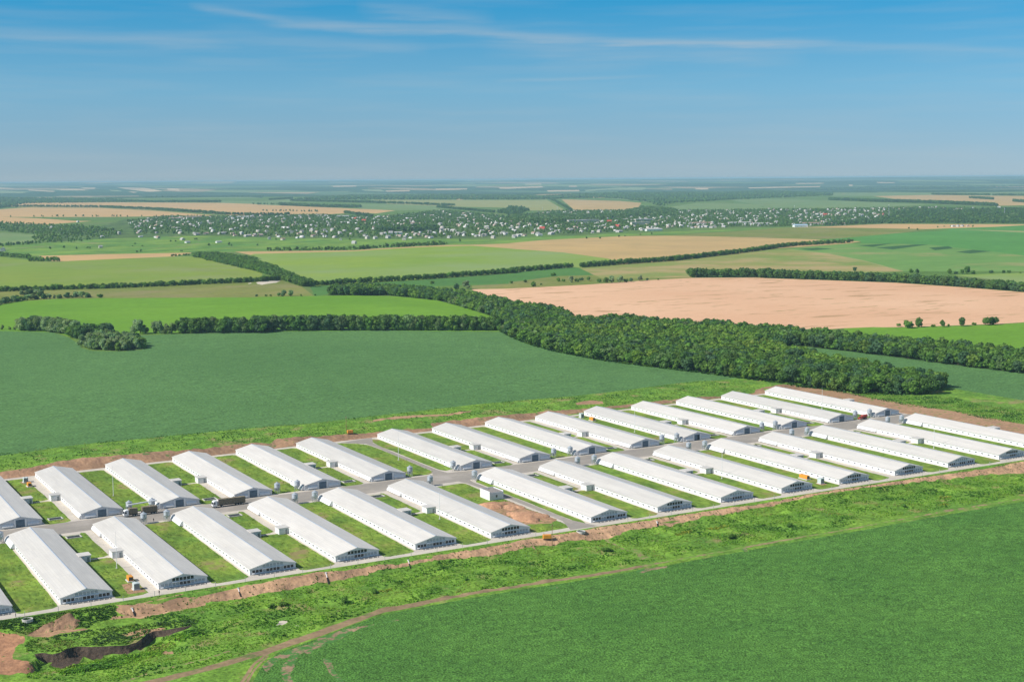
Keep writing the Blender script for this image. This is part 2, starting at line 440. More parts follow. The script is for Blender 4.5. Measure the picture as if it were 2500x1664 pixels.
lay('village_ground', 'dark green gardens on which the village stands', 'village', g("A1 1100,430 1500,390 2100,395 A2 0,385 580,375 1060,400 1400,370 1700,340 2200,385 A3 0,400 400,347 1160,342 1500,340 2356,335 A4 0,330 500,332 1500,312 1900,320 2700,310 2700,462 1100,462 560,485 200,495 0,495 A3 2356,490 1500,510 900,545 600,570 200,560 0,580 A2 2200,590 1600,600 1000,600 500,600 0,600 A1 2356,592 1900,570 1000,595 330,640 280,590 350,560 0,530 -500,530 -500,470 200,462 470,480 700,480 860,500"))
lay('garden_strips', 'narrow bright green garden strips in front of the village', 'strips', g("A1 -900,650 0,640 330,640 900,600 1700,572 2356,588 A2 800,602 2356,606 A3 0,592 600,572 1300,543 2356,498 A4 300,488 200,500 A3 2356,510 1400,560 1000,575 300,611 0,641 A2 2356,640 1700,656 1080,690 900,705 0,713 A1 2356,716 1740,723 1000,738 350,752 -900,748"))
lay('crop_field', 'light green field by the wood at the far left', 'pale', g("A1 -600,545 0,545 350,562 330,632 0,642 -600,648"))
lay('grain_field', 'thin tan strip behind the yellow green field', 'tan', g("A1 350,752 1000,737 1740,724 1560,757 1000,782 520,803 400,790"))
lay('crop_field', 'broad yellow green field at the left edge', 'lime2', g("A1 -700,760 0,760 270,790 520,803 1000,782 1560,758 1700,757 1780,765 2356,905 2356,985 1500,1026 1040,1046 440,1062 0,1076 -700,1092"))
lay('pasture', 'olive pasture slope below the thin left hedge', 'olive', g("A1 -700,1092 0,1076 440,1062 1040,1046 1500,1026 2356,985 A2 230,965 430,1030 540,1112 0,1122 A1 2356,1125 880,1132 500,1138 0,1190 -700,1300"))
lay('chalk_bank', 'white chalk scar in the olive pasture', 'chalk', g("A2 20,992 60,980 180,972 240,976 200,994 130,1002 70,1012 30,1004"), g("A1 2225,1000 2255,994 2262,1000 2235,1004"))
lay('crop_field', 'big light green field in the middle', 'lime', g("A1 2250,745 A2 0,735 900,712 1100,697 1600,670 1960,662 2356,690 A3 0,687 500,722 900,777 1010,800 1000,832 660,858 570,856 0,907 A2 2356,907 1500,968 560,1024 500,995 300,900 180,850 0,800 A1 2356,780"))
lay('grain_field', 'thin tan stubble line and great tan field below the village', 'tan2', g("A1 2110,715 A2 0,712 900,703 1080,688 1700,656 1960,653 2356,640 A3 0,640 300,612 1000,577 1400,572 2000,582 2356,592 A4 0,592 600,607 890,622 800,640 0,697 A3 2356,695 1500,797 1000,832 960,794 900,777 500,722 0,687 A2 2356,690 1960,662 1600,670 1100,697 900,712 0,735 A1 2250,745"))
lay('crop_field', 'dark green field behind the long tree belt', 'deep', g("A2 505,1035 560,1025 1500,970 2356,908 A3 0,908 575,857 640,862 775,925 650,945 0,992 A2 2300,1002 1700,1022 690,1085 640,1102 550,1114"))
lay('scrubland', 'olive scrub hollow between the dark field and the wheat', 'olive', g("A3 0,992 430,935 775,925 850,958 1250,950 1655,932 1655,950 1250,972 700,1012 0,1045 A2 1960,1056 1960,1022 2356,1002"))
lay('crop_field', 'patchy green and tan field above the wheat', 'mixed', g("A3 640,862 1000,832 1500,797 2356,697 A4 0,700 230,692 600,732 900,792 1270,892 950,902 0,885 A3 2200,880 1655,942 1250,952 850,958 775,925"))
lay('crop_field', 'yellow green slope with dark plots at the right', 'slope', g("A4 230,692 800,640 1500,652 2060,712 2356,752 2900,810 2900,905 2356,892 1270,892 900,792 600,732"))
lay('crop_field', 'wide mid green field below the right of the village', 'mid', g("A4 480,612 1000,562 1700,522 2356,547 2900,572 2900,810 2356,752 2060,712 1500,652 890,640 890,622"))
lay('dark_plot', 'dark vegetable plots in the yellow green slope', 'stripe', g("A4 1020,680 1380,650 1500,652 1180,695"), g("A4 1500,680 1680,665 1720,685 1560,702"), g("A4 1740,718 1900,698 2060,712 1870,732"), g("A4 330,690 500,680 650,690 450,702"), g("A4 850,660 1100,645 1180,640 1000,672"))
lay('crop_field', 'olive fields under the village at the right', 'olive', g("A3 1850,545 2356,510 A4 0,505 400,497 900,502 1500,512 1250,547 600,604 0,592 A3 2356,592 2000,582 1400,572"))
lay('grain_field', 'tan strip along the dark wood at the right', 'tan', g("A4 220,500 560,490 1100,466 2356,470 2900,472 2900,480 2100,492 1500,512 900,502 400,497"))
lay('crop_field', 'green strips at the far right edge', 'mid', g("A4 1500,512 2100,492 2356,478 2900,470 2900,560 2356,547 1700,522"))
lay('grain_field', 'pale strip in the green at the far right edge', 'yellow', g("A4 1700,514 2356,529 2900,540 2900,552 2356,543"))
lay('field_path', 'pale field path running down the right slope', 'yellow', g("A4 230,692 600,730 900,790 1275,889 1255,891 890,793 590,733 218,696"))
lay('crop_field', 'light green field behind the dark belt at the right edge', 'lime', g("A4 1700,925 2356,905 2900,905 2900,1010 2356,1000 2000,955"))
lay('wheat_field', 'big ripe peach coloured wheat field on the rise', 'wheat', g("P 1150,706 A3 0,1047 700,1012 1250,972 1655,950 2356,947 A4 0,952 600,972 1200,994 1800,1034 2356,1079 3000,1150 3000,1330 2356,1349 2150,1362 1450,1387 740,1402 400,1425 0,1450 A3 1800,1400 1250,1350 900,1345 600,1310 400,1240 100,1180 A2 2230,1190"))
lay('crop_field', 'bright green field at the right below the wheat', 'bright', g("A4 740,1402 1000,1392 1250,1397 2100,1372 2356,1352 3000,1334 3000,1700 2356,1640 1700,1580 1100,1510 740,1460"))
lay('crop_field', 'bright green field behind the row of big trees', 'bright', g("A1 -700,1330 0,1192 150,1162 500,1140 880,1133 2356,1125 A2 0,1122 900,1107 1300,1117 1650,1152 1900,1219 2240,1327 2220,1430 0,1430 A1 2356,1430 1600,1452 1140,1462 700,1500 480,1437 0,1427 -700,1420"))
lay('soybean_field', 'large blue green soybean field behind the barns', 'soyfar', g("L7 -900,468 0,470 480,482 620,530 715,592 730,622 830,648 1100,653 1280,638 1330,612 1200,540 1140,512 1600,497 2356,478 A2 0,1434 1200,1424 2200,1434 R5 240,402 330,452 450,502 700,577 1150,662 1450,702 2000,767 2356,817 2440,830 2356,840 2000,846 1700,880 1300,936 1000,976 500,1011 0,1056 P 740,1035 594,1046 330,1072 190,1085 0,1112 -250,1140"))
lay('soybean_field', 'green soybean field between the wood and the farm at the right', 'soyfar', g("R6 250,430 370,345 1000,395 1500,460 2000,525 2356,568 3000,640 3000,970 2356,868 2000,832 1750,765 1560,757 1400,755 1000,750 400,600"))
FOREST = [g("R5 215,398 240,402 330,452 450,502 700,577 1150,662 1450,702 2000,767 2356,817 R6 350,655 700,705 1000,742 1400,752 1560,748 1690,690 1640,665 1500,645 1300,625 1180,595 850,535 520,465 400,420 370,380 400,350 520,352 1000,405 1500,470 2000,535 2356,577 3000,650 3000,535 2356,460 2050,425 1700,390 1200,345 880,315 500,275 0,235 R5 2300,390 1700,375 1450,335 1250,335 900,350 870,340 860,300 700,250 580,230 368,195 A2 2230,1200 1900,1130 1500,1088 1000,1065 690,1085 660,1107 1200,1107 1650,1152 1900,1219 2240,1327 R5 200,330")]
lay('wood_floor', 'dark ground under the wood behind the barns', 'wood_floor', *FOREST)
# the farm
lay('rough_grass', 'tall rough grass around the farm', 'rough', wpoly([(-120, -115), (840, -115), (840, 100), (760, 130), (760, 250), (700, 300), (430, 296), (300, 282), (180, 272), (60, 262), (-120, 262)], 12))
lay('grassy_verge', 'grassy verge between the soybeans and the cut bank', 'rough', g("P -250,1140 0,1112 190,1085 330,1072 594,1046 740,1035 R5 0,1056 500,1011 1000,976 1300,936 1700,880 2000,846 2356,840 R6 300,660 360,690 300,720 R5 2356,960 2000,1000 P 1500,1010 1300,1040 900,1080 500,1120 0,1200 -250,1230"))
lay('grassy_verge', 'green verge by the right soybean field', 'rough', g("R6 700,712 1000,742 1400,755 1560,757 1750,765 2000,832 2356,868 3000,970 3000,1100 2356,1000 2000,952 1800,932 1760,887 1560,882 1400,847 1110,792 1040,757 800,720"))
lay('soil_bank', 'brown cut bank behind the far row of barns', 'soilback',
    g("N1 -300,320 0,268 300,222 700,142 1300,92 1800,52 2200,8 N2 420,145 600,150 640,110 820,100 1050,92 1550,55 2050,12 N3 560,270 1000,215 1350,180 1500,175 1700,150 2000,122 N4 480,287 700,257 880,242 1290,197 1530,177 1680,172 1990,142 2010,112 2190,78 R6 330,675 380,665 600,690 750,715 900,730 1040,758 1110,792 1400,847 1560,882 1760,887 1800,932 2000,952 2356,1002 2900,1090 2900,1140 2356,1050 2200,1035 1800,968 1400,902 900,812 430,705 200,700 N4 2356,250 1680,190 1000,262 200,345 N3 500,400 0,420 N2 1500,110 800,200 270,250 0,275 N1 2110,105 1530,170 930,245 300,310 0,332 -300,370"))
lay('worn_soil', 'bare tan soil scrapes on the verge behind the barns', 'gravelsoil', g("N3 1860,85 1980,60 2100,70 2110,92 1960,102 1870,104"), g("N3 20,240 250,205 700,185 930,150 920,165 700,200 300,225 40,250"), g("N2 620,120 720,105 830,130 780,175 640,190"), g("R6 1400,850 1600,880 1500,890 1380,870"))
lay('pavement', 'pale concrete yard strip and service roads of the farm', 'concrete', wpoly([(20, -7.2), (668, -7.2), (660, 110), (660, 248), (20, 248)]))
lay('soil_strip', 'bare soil strip along the right side of the farm', 'gravelsoil', wpoly([(659.5, 247), (680, 250), (692, 120), (692, -7), (668, -7.2), (659.8, 110)]))
# lawns between the barns
def lawn(x0, x1, y0, y1, cut=None):
    P = [(x0, y0 + 1.5), (x0 + 2, y0), (x1 - 2.5, y0 + .6), (x1, y0 + 2.4), (x1, y1 - 1.5), (x1 - 1.6, y1)]
    if cut: P += cut
    P += [(x0 + 1.5, y1 - .2), (x0, y1 - 2)]
    return wpoly(P, 4)
LAWNS = []
PITS = []
for i in range(0, 15):
    x0, x1 = NX[i] + BW + .7, NX[i + 1] - .7
    if i == 6: continue
    if i % 2 == 1:
        cx = x0 + 6.2
        LAWNS += [lawn(x0, x1 - 3.4, 60.2, 108.2, [(cx + 4.6, 108), (cx + 3.4, 105.6), (cx - 3.4, 105.6), (cx - 4.4, 107.2)]), lawn(x0, x1 - (3.6 if i in (1, 11) else 0), -4.2 if i not in (1, 11) else -3.6, 58.6)]
        PITS.append((cx, 101.6, i, 'near'))
    else:
        LAWNS += [lawn(x0, x1, -3.6, 107.6)]
for i in range(0, 14):
    x0, x1 = FX[i] + BW + .7, FX[i + 1] - .7
    if i == 5: continue
    if i % 2 == 0:
        cx = x0 + 6.4
        LAWNS += [lawn(x0, x1 - 3.4, 131.2, 181.2), lawn(x0, x1 - (4 if i in (0, 8) else 0), 182.8, 243.5)]
        PITS.append((cx, 141.2, i, 'far'))
    else:
        LAWNS += [lawn(x0, x1, 134.6, 243.5)]
LAWNS.append(lawn(NX[6] + BW + .7, 330.5, -2.2, 106))
LAWNS.append(wpoly([(336.5, 104), (339, 108.5), (340.6, 107), (340.6, 6), (339, -.6), (336.8, 8)], 4))
LAWNS.append(wpoly([(311.4, 140), (313, 134.6), (324, 134.6), (329, 138), (330, 200), (329.4, 228), (326, 235), (317, 243), (311.4, 244)], 4))
LAWNS.append(wpoly([(334, 142), (336, 138), (341.4, 140), (341.4, 240), (338, 243.5), (335, 236), (333.4, 222)], 4))
LAWNS.append(wpoly([(24, -3), (68, -3.4), (68.5, 107), (24, 107)], 5)); LAWNS.append(wpoly([(40, 135), (105, 134.6), (105.2, 243.5), (40, 243.5)], 5))
lay('lawn', 'mown lawns between the white barns', 'lawn', *LAWNS)
lay('service_road', 'broad grey service road between the two rows of barns', 'asphalt', wpoly([(-40, 110.8), (661, 110.8), (661, 131.6), (560, 132), (345, 131.6), (332, 133), (320, 132), (-40, 131.4)], 6))
lay('lane', 'paved lane crossing between the barns past the white hut', 'asphalt', wpoly(buffer(np.array([(333, 112), (333.4, 104), (334.6, 80), (334.6, 30), (334.4, 10), (334, -6)]), [7, 3.8, 3.6, 3.6, 4.2, 14])), wpoly(buffer(np.array([(330, 132), (331.2, 143), (331.4, 195), (332, 215), (332, 232), (329, 246)]), [9, 3.4, 3, 3, 4.5, 24])))
lay('worn_soil', 'worn soil around the generators and transformer boxes', 'gravelsoil', wpoly([(132.6, 1), (138.4, .6), (138.8, 12), (136.5, 16), (133, 15)], 3), wpoly([(479, 3), (483.2, 3), (483.2, 9), (479, 9)], 3), wpoly([(134, 229), (138, 229), (138, 236), (134, 236)], 3))
lay('worn_soil', 'rubble covered plot below the white hut', 'gravelsoil', wpoly([(314, 60), (323, 60), (331, 58), (331, 14), (326, 9), (312.5, 14), (310.6, 30)], 4))
# in front of the farm
lay('soil_bank', 'brown soil bank below the front service road', 'soil',
    g("N1 1040,1500 1260,1440 1500,1385 1900,1310 2100,1270 N2 150,1470 200,1452 600,1402 1000,1312 1300,1292 1700,1222 2050,1172 N3 500,1472 900,1402 1200,1352 1480,1300 1560,1302 1720,1242 N4 150,1422 400,1392 700,1332 1100,1277 1500,1212 2000,1152 N5 300,1150 700,1085 1000,1042 1400,977 1800,927 2356,842 3000,750 3000,880 2356,937 2000,967 1800,987 1400,1017 940,1064 780,1092 400,1152 0,1228 N4 2000,1172 1600,1252 1250,1322 1000,1352 800,1392 700,1432 450,1467 200,1502 0,1542 N3 1500,1392 1070,1432 360,1542 100,1570 N2 1110,1402 900,1432 330,1532 0,1580 N1 1700,1480 1500,1522 1230,1575 1180,1540 1100,1530"))
lay('rough_grass', 'weedy grass shelf on the front bank', 'rough', g("N1 1300,1440 1700,1350 2100,1280 2150,1300 1800,1380 1650,1420 1400,1450"), g("N4 1150,1310 1250,1290 1330,1290 1250,1310"))
lay('worn_soil', 'scraped soil and rubble in the corner by the gully', 'gravelsoil', g("G6 290,990 480,902 640,922 1000,912 700,960 550,1008"), g("G6 1270,790 1560,780 1900,735 2356,645 2356,560 2000,560 1700,690 1500,770"), g("G6 1340,640 1500,640 1560,660 1500,690 1380,690"), g("G6 1400,980 1650,920 1900,915 1700,960 1560,1020"), g("G6 890,1380 950,1365 960,1390 900,1400"), g("G6 1850,1170 1980,1170 2000,1200 1900,1210"))
lay('red_soil', 'red raw soil at the edge of the gully', 'redsoil', g("G6 -400,900 0,922 60,942 150,962 200,972 290,1002 270,1080 170,1130 150,1210 180,1260 250,1282 340,1292 390,1382 300,1422 200,1412 100,1442 0,1442 -400,1450"))
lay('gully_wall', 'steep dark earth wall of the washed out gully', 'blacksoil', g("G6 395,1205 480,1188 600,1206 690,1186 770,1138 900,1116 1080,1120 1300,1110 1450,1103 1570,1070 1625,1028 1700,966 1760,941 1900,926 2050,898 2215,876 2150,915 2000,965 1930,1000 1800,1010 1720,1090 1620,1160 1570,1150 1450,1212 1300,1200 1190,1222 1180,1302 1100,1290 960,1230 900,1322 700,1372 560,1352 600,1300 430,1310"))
TRACK = gline("M 250,1600 330,1572 471,1539 600,1502 700,1468 800,1432 880,1405 950,1392 1000,1381 1100,1363 1200,1346 1300,1331 1400,1316 1480,1301 1560,1286 1650,1270 1750,1252 1850,1234 2000,1208 2150,1180 2356,1146 2700,1088", 30)
_tw = np.interp(np.linspace(0, 1, len(TRACK)), [0, .12, .2, .3, .42, .55, .75, 1], [3.8, 4.6, 5.0, 3.9, 3.1, 2.8, 2.0, 1.7])
lay('soybean_field', 'dense green soybean field in the foreground', 'soynear', g("M 560,1620 575,1580 600,1535 640,1500 720,1472 800,1440 880,1414 1000,1390 1100,1372 1200,1355 1300,1340 1480,1310 1650,1278 1850,1242 2000,1216 2150,1188 2356,1153 2900,1060 2900,1900 500,1900"))
lay('worn_soil', 'bare soil patches along the edge of the soybean field', 'baresoy', g("Q 310,930 345,870 470,790 450,900 410,960 400,990 450,1070 360,1070"), g("Q 150,900 230,830 420,760 600,700 760,650 700,720 480,790 300,850 190,960"), g("Q 700,830 760,850 820,960 900,1060 860,1060 760,960"), g("Q 640,660 900,560 1100,530 1380,485 1280,500 1000,570 860,640 760,690 720,690"), g("Q 540,770 590,740 600,770 560,790"), g("T 1150,560 1240,540 1440,520 1440,535 1300,555 1230,585 1160,580"), g("T 2100,350 2150,345 2150,385 2110,380"), g("T 340,720 420,705 480,700 430,725"))
_k = int(len(TRACK) * .50)
lay('dirt_track', 'brown dirt track between the weeds and the soybeans', 'track', buffer(TRACK[:_k + 1], _tw[:_k + 1]), buffer(gline("Q -100,1150 0,1000 60,900 180,800 300,745", 30), 1.2), buffer(gline("Q -60,1180 60,960 120,890 200,805", 30), 1.0))
lay('grassy_track', 'faint half grown over end of the dirt track and its branch to the farm', 'faint', buffer(TRACK[_k:], _tw[_k:] * .8), g("T 900,275 990,335 1070,375 1130,365 1180,375 1230,430 1290,442 1250,465 1160,455 1165,420 1120,390 1060,380 960,338 870,290"), buffer(gline("P 300,1664 371,1640 500,1608 560,1588", 30), 1.3))
lay('chalk_patch', 'white chalky patch in the rough grass', 'chalk', g("Q 255,528 300,500 385,490 380,508 330,535 270,540"), g("Q 440,540 460,532 497,535 490,545"))

def par(P):
    P = np.asarray(P); dx, dy = P[:, 0] - CAM[0], P[:, 1] - CAM[1]
    return np.stack([np.arctan2(dx, dy), np.log(np.hypot(dx, dy))], 1)
def unpar(Q):
    r = np.exp(Q[:, 1]); return np.stack([CAM[0] + r * np.sin(Q[:, 0]), CAM[1] + r * np.cos(Q[:, 0])], 1)

def build_ground():
    yaw = math.atan2(FW[0], FW[1])
    FARR = 12500.0
    lr = [math.log(120)]
    while lr[-1] < math.log(46000):
        r = math.exp(lr[-1]); st = .030 if r < 300 else .0125 if r < 1100 else .018 if r < 3000 else .028 if r < 9000 else .022
        lr.append(lr[-1] + st)
    k = int(np.argmin(abs(np.array(lr) - math.log(FARR)))); lr[k] = math.log(FARR)
    th = np.concatenate([np.linspace(-1.2, -.46, 16), np.linspace(-.43, .43, 76), np.linspace(.46, 1.2, 16)]) + yaw
    T2, L2 = np.meshgrid(th, lr); jit = .35
    T2 = T2 + (rng.random(T2.shape) - .5) * .0113 * jit
    G = [np.stack([T2.ravel(), L2.ravel()], 1)]
    # closer rings of points where the banks and the gully are
    xs = np.arange(20, 830, 4.5)
    rows = [(-9.0), (-10.5), -12, -13.5, -15, -16.5, -18, -19.5, -21.5, -24, -28, -33, -39, 246, 248.5, 250.5, 252.5, 254.5, 256.5, 258.5, 260.5, 262.5, 266, 271]
    for yv in rows:
        G.append(par(np.stack([xs + rng.uniform(-1.3, 1.3, len(xs)), yv + rng.uniform(-.4, .4, len(xs))], 1)))
    bx, by = np.meshgrid(np.arange(GULLY[:, 0].min() - 6, GULLY[:, 0].max() + 6, 1.3), np.arange(GULLY[:, 1].min() - 30, GULLY[:, 1].max() + 6, 1.3))
    q = np.stack([bx.ravel(), by.ravel()], 1); s, al = seg_dist(q[:, 0], q[:, 1], GULLY)
    q = q[(s > -2) & (s < 24)]; s = s[(s > -2) & (s < 24)]
    keep = (s < 7) | (rng.random(len(s)) < .2)
    G.append(par(q[keep] + rng.uniform(-.3, .3, (keep.sum(), 2))))
    verts = list(np.concatenate(G)); n0 = len(verts)
    edges = []; polys = []
    for i, (nm, lb, mt, p) in enumerate(LAY):
        Q = par(p); b = len(verts); n = len(Q)
        verts += list(Q); edges += [(b + j, b + (j + 1) % n) for j in range(n)]
    V, E_, F, *_ = geometry.delaunay_2d_cdt([Vector((float(a), float(b_))) for a, b_ in verts], edges, [], 0, 1e-7, False)
    V = np.array([(v.x, v.y) for v in V]); F = np.array([f[:3] for f in F])
    C = V[F].mean(1)
    lab = np.full(len(F), 1)
    lab[C[:, 1] > math.log(FARR)] = 0
    near = C[:, 1] <= math.log(FARR)
    idx = {}
    for i, (nm, lb, mt, p) in enumerate(LAY):
        idx.setdefault((nm, lb), len(idx) + 2)
        ins = inside(par(p), C[:, 0], C[:, 1])
        if not nm.startswith('far_'): ins &= near
        lab[ins] = idx[(nm, lb)]
    W = unpar(V); Z = terr(W[:, 0], W[:, 1])
    P3 = np.concatenate([W, Z[:, None]], 1)
    # triangles facing up
    a, b, c = P3[F[:, 0]], P3[F[:, 1]], P3[F[:, 2]]
    up = np.cross(b - a, c - a)[:, 2]
    F[up < 0] = F[up < 0][:, ::-1]
    mats = {('distant_land', FARL): 'far', ('ground', GRL): 'meadow'}
    ids = {0: ('distant_land', FARL), 1: ('ground', GRL)}
    for nm, lb, mt, p in LAY: ids[idx[(nm, lb)]] = (nm, lb); mats[(nm, lb)] = mt
    for kx, (nm, lb) in ids.items():
        f = F[lab == kx]
        if not len(f): continue
        u, inv = np.unique(f, return_inverse=True)
        me = np_mesh(nm, P3[u], inv.reshape(-1, 3), [M[mats[(nm, lb)]]])
        if mats[(nm, lb)] not in ('concrete', 'asphalt'):
            me.polygons.foreach_set('use_smooth', np.ones(len(f), bool))
        o = put(nm, me); tag(o, lb, nm.replace('_', ' '), kind='structure')
build_ground()
# ------------------------------------------------------------------ building materials
def roof_mat():
    m, nt, b = new_mat('white_roof_sheet', .55, .25)
    tc = nt.nodes.new('ShaderNodeTexCoord'); oi = nt.nodes.new('ShaderNodeObjectInfo')
    ml = nt.nodes.new('ShaderNodeMath'); ml.operation = 'MULTIPLY'; ml.inputs[1].default_value = 700; nt.links.new(oi.outputs['Random'], ml.inputs[0])
    cb = nt.nodes.new('ShaderNodeCombineXYZ'); nt.links.new(ml.outputs[0], cb.inputs['Z'])
    av = nt.nodes.new('ShaderNodeVectorMath'); nt.links.new(tc.outputs['Object'], av.inputs[0]); nt.links.new(cb.outputs[0], av.inputs[1])
    def vv(sc):
        mp = nt.nodes.new('ShaderNodeMapping'); mp.inputs['Scale'].default_value = sc; nt.links.new(av.outputs[0], mp.inputs['Vector']); return mp.outputs['Vector']
    a = ramp(nt, noise(nt, vv((.10, .045, 1)), 1, 4, .6), [(.3, (.63, .597, .55)), (.7, (.705, .673, .625))])
    # sheets laid at different times weather differently
    br = nt.nodes.new('ShaderNodeTexBrick'); br.inputs['Scale'].default_value = 1; br.offset = 0
    br.inputs['Brick Width'].default_value = 12.4; br.inputs['Row Height'].default_value = 1.05; br.inputs['Mortar Size'].default_value = .035; br.inputs['Mortar'].default_value = (.80, .80, .80, 1)
    br.inputs['Color1'].default_value = (1.03, 1.03, 1.02, 1); br.inputs['Color2'].default_value = (.945, .95, .955, 1)
    mp = nt.nodes.new('ShaderNodeMapping'); mp.inputs['Rotation'].default_value = (0, 0, R(90)); nt.links.new(tc.outputs['Object'], mp.inputs['Vector']); nt.links.new(mp.outputs['Vector'], br.inputs['Vector'])
    a = mix(nt, 1.0, a, br.outputs['Color'], 'MULTIPLY')
    a = mix(nt, 1.0, a, ramp(nt, oi.outputs['Random'], [(0, (.90, .90, .895)), (.5, (.97, .965, .95)), (1, (1.03, 1.02, 1.01))]), 'MULTIPLY')
    s = noise(nt, vv((.16, .7, 1)), 1, 5, .7)
    a = mix(nt, ramp(nt, s, [(.57, (0, 0, 0)), (.74, (.42, .42, .42))]), a, (.43, .42, .40))
    s2 = noise(nt, vv((.9, .25, 1)), 1, 5, .7)
    a = mix(nt, ramp(nt, s2, [(.66, (0, 0, 0)), (.76, (.5, .5, .5))]), a, (.40, .37, .33))
    nt.links.new(a, b.inputs['Base Color'])
    return m
M['roof'] = roof_mat()
M['wall'] = plain('white_wall_panel', (.80, .80, .79), .5, .3, .03, .6)
M['gable'] = plain('pale_grey_panel', (.70, .71, .73), .5, .3, .03, .8)
M['ridge'] = plain('grey_ridge_metal', (.46, .50, .55), .4, .4, .04, 1)
M['white'] = plain('white_paint', (.84, .84, .83), .45, .3, .02, 1)
M['pane_dark'] = plain('dark_opening', (.018, .022, .03), .25, .5, .3, .7)
M['pane_light'] = plain('grey_curtain', (.40, .43, .45), .6, .3, .12, .9)
M['gate'] = plain('slate_gate', (.125, .175, .225), .5, .3, .12, .5)
M['slot'] = plain('grey_vent', (.13, .14, .17), .5, .3, .1, 2)
M['trough'] = plain('dark_trough', (.14, .145, .15), .8, .2, .2, 1.2)
M['conc'] = plain('cast_concrete', (.60, .57, .53), .85, .2, .08, 1.5)
M['grate'] = plain('dark_grate', (.07, .075, .085), .6, .3, .3, 3)
M['zinc'] = plain('galvanised_steel', (.50, .54, .57), .42, .5, .07, 2.5, .35)
M['orange'] = plain('orange_paint', (.78, .33, .045), .45, .35, .05, 1.5)
M['boxgrey'] = plain('pale_green_grey_paint', (.56, .63, .61), .5, .3, .04, 1.5)
M['boxdark'] = plain('grey_louvre', (.25, .28, .29), .6, .3, .08, 3)
M['black'] = plain('black_rubber_and_gap_shade', (.02, .02, .022), .8, .2, .2, 3)
M['steel'] = plain('dark_steel', (.07, .07, .075), .6, .4, .15, 3)
M['redp'] = plain('red_paint', (.46, .075, .05), .5, .35, .1, 1.5)
M['woodpole'] = plain('brown_wood', (.33, .2, .1), .8, .2, .1, 2)
M['glass'] = plain('windscreen_glass', (.02, .025, .03), .08, .6, .1, 1)
M['flatroof'] = plain('brown_roof_felt', (.30, .27, .25), .9, .1, .1, 1)
M['cloth'] = plain('dark_clothing', (.03, .035, .05), .9, .1, .2, 9)
M['skin'] = plain('skin', (.55, .33, .23), .6, .3, .05, 9)
M['hair'] = plain('dark_hair', (.03, .02, .015), .7, .2, .1, 20)
M['pipe'] = plain('pale_pipe', (.72, .68, .66), .6, .3, .06, 2)
M['earthheap'] = crop('heap_of_soil', (.52, .295, .185), (.45, .25, .155), .3, .9, fvar=.2, bmp=.35, patch=(.15, .20, .05), pscale=.33, pth=(.66, .70))
def crates_mat():
    m, nt, b = new_mat('stacked_crates', .85, .15)
    br = nt.nodes.new('ShaderNodeTexBrick'); br.offset = 0; br.inputs['Scale'].default_value = 1
    br.inputs['Brick Width'].default_value = .95; br.inputs['Row Height'].default_value = .30; br.inputs['Mortar Size'].default_value = .045
    br.inputs['Color1'].default_value = (.27, .22, .155, 1); br.inputs['Color2'].default_value = (.20, .165, .12, 1); br.inputs['Mortar'].default_value = (.07, .06, .05, 1)
    tc = nt.nodes.new('ShaderNodeTexCoord'); sx = nt.nodes.new('ShaderNodeSeparateXYZ'); cx = nt.nodes.new('ShaderNodeCombineXYZ'); ad = nt.nodes.new('ShaderNodeMath'); ad.operation = 'ADD'
    nt.links.new(tc.outputs['Object'], sx.inputs[0]); nt.links.new(sx.outputs['X'], ad.inputs[0]); nt.links.new(sx.outputs['Y'], ad.inputs[1]); nt.links.new(ad.outputs[0], cx.inputs['X']); nt.links.new(sx.outputs['Z'], cx.inputs['Y'])
    nt.links.new(cx.outputs[0], br.inputs['Vector'])
    a = mix(nt, .5, br.outputs['Color'], ramp(nt, noise(nt, tc.outputs['Object'], 2.2, 4), [(.3, (.16, .14, .10)), (.7, (.33, .28, .19))]))
    nt.links.new(a, b.inputs['Base Color'])
    return m
M['crates'] = crates_mat()

# ------------------------------------------------------------------ barns
HE, HR = 2.6, 4.95
K = (HR - HE) / 10.0
def zr(x): return HE + K * (x if x <= 10 else 20 - x)
W0, W1 = .3, 19.7
me_walls = MB().prism([(W0, -.6), (W1, -.6), (W1, zr(W1) - .13), (10, HR - .14), (W0, zr(W0) - .13)], .35, BL - .35).mesh('barn_walls', M['wall'])
_t = .12
me_roof = MB().prism([(0, HE - _t), (0, HE), (10, HR), (20, HE), (20, HE - _t), (10, HR - _t)], 0, BL).mesh('barn_roof', M['roof'])
me_ridge = MB().prism([(9.62, HR - .045), (10, HR + .075), (10.38, HR - .045), (10, HR + .02)], -.02, BL + .02).mesh('ridge_cap', M['ridge'])
me_gable = MB().prism([(W0 + .02, 0), (W1 - .02, 0), (W1 - .02, zr(W1) - .16), (10, HR - .17), (W0 + .02, zr(W0) - .16)], .30, .349).mesh('gable_panel', M['gable'])
me_barge = MB().prism([(0, HE - .30), (0, HE - .1), (10, HR - .1), (20, HE - .1), (20, HE - .30), (10, HR - .32)], -.05, -.003).mesh('barge_board', M['white'])
def frame(w, h, d=.10, t=.10):
    b = MB()
    b.box(-w / 2, w / 2, -d, 0, -h / 2, -h / 2 + t); b.box(-w / 2, w / 2, -d, 0, h / 2 - t, h / 2)
    b.box(-w / 2, -w / 2 + t, -d, 0, -h / 2 + t, h / 2 - t); b.box(w / 2 - t, w / 2, -d, 0, -h / 2 + t, h / 2 - t)
    return b
me_wlow = frame(1.42, 1.45).mesh('window_frame', M['white'])
me_plow = {k: MB().box(-.61, .61, -.05, -.003, -.625, .625).mesh('window_pane', M['pane_' + k]) for k in ('dark', 'light')}
me_flap_s = MB().prism([(-.03, .60), (-.50, .48), (-.50, .54), (-.03, .78)], 1.1, 5.7, 'x').mesh('flap', M['white'])
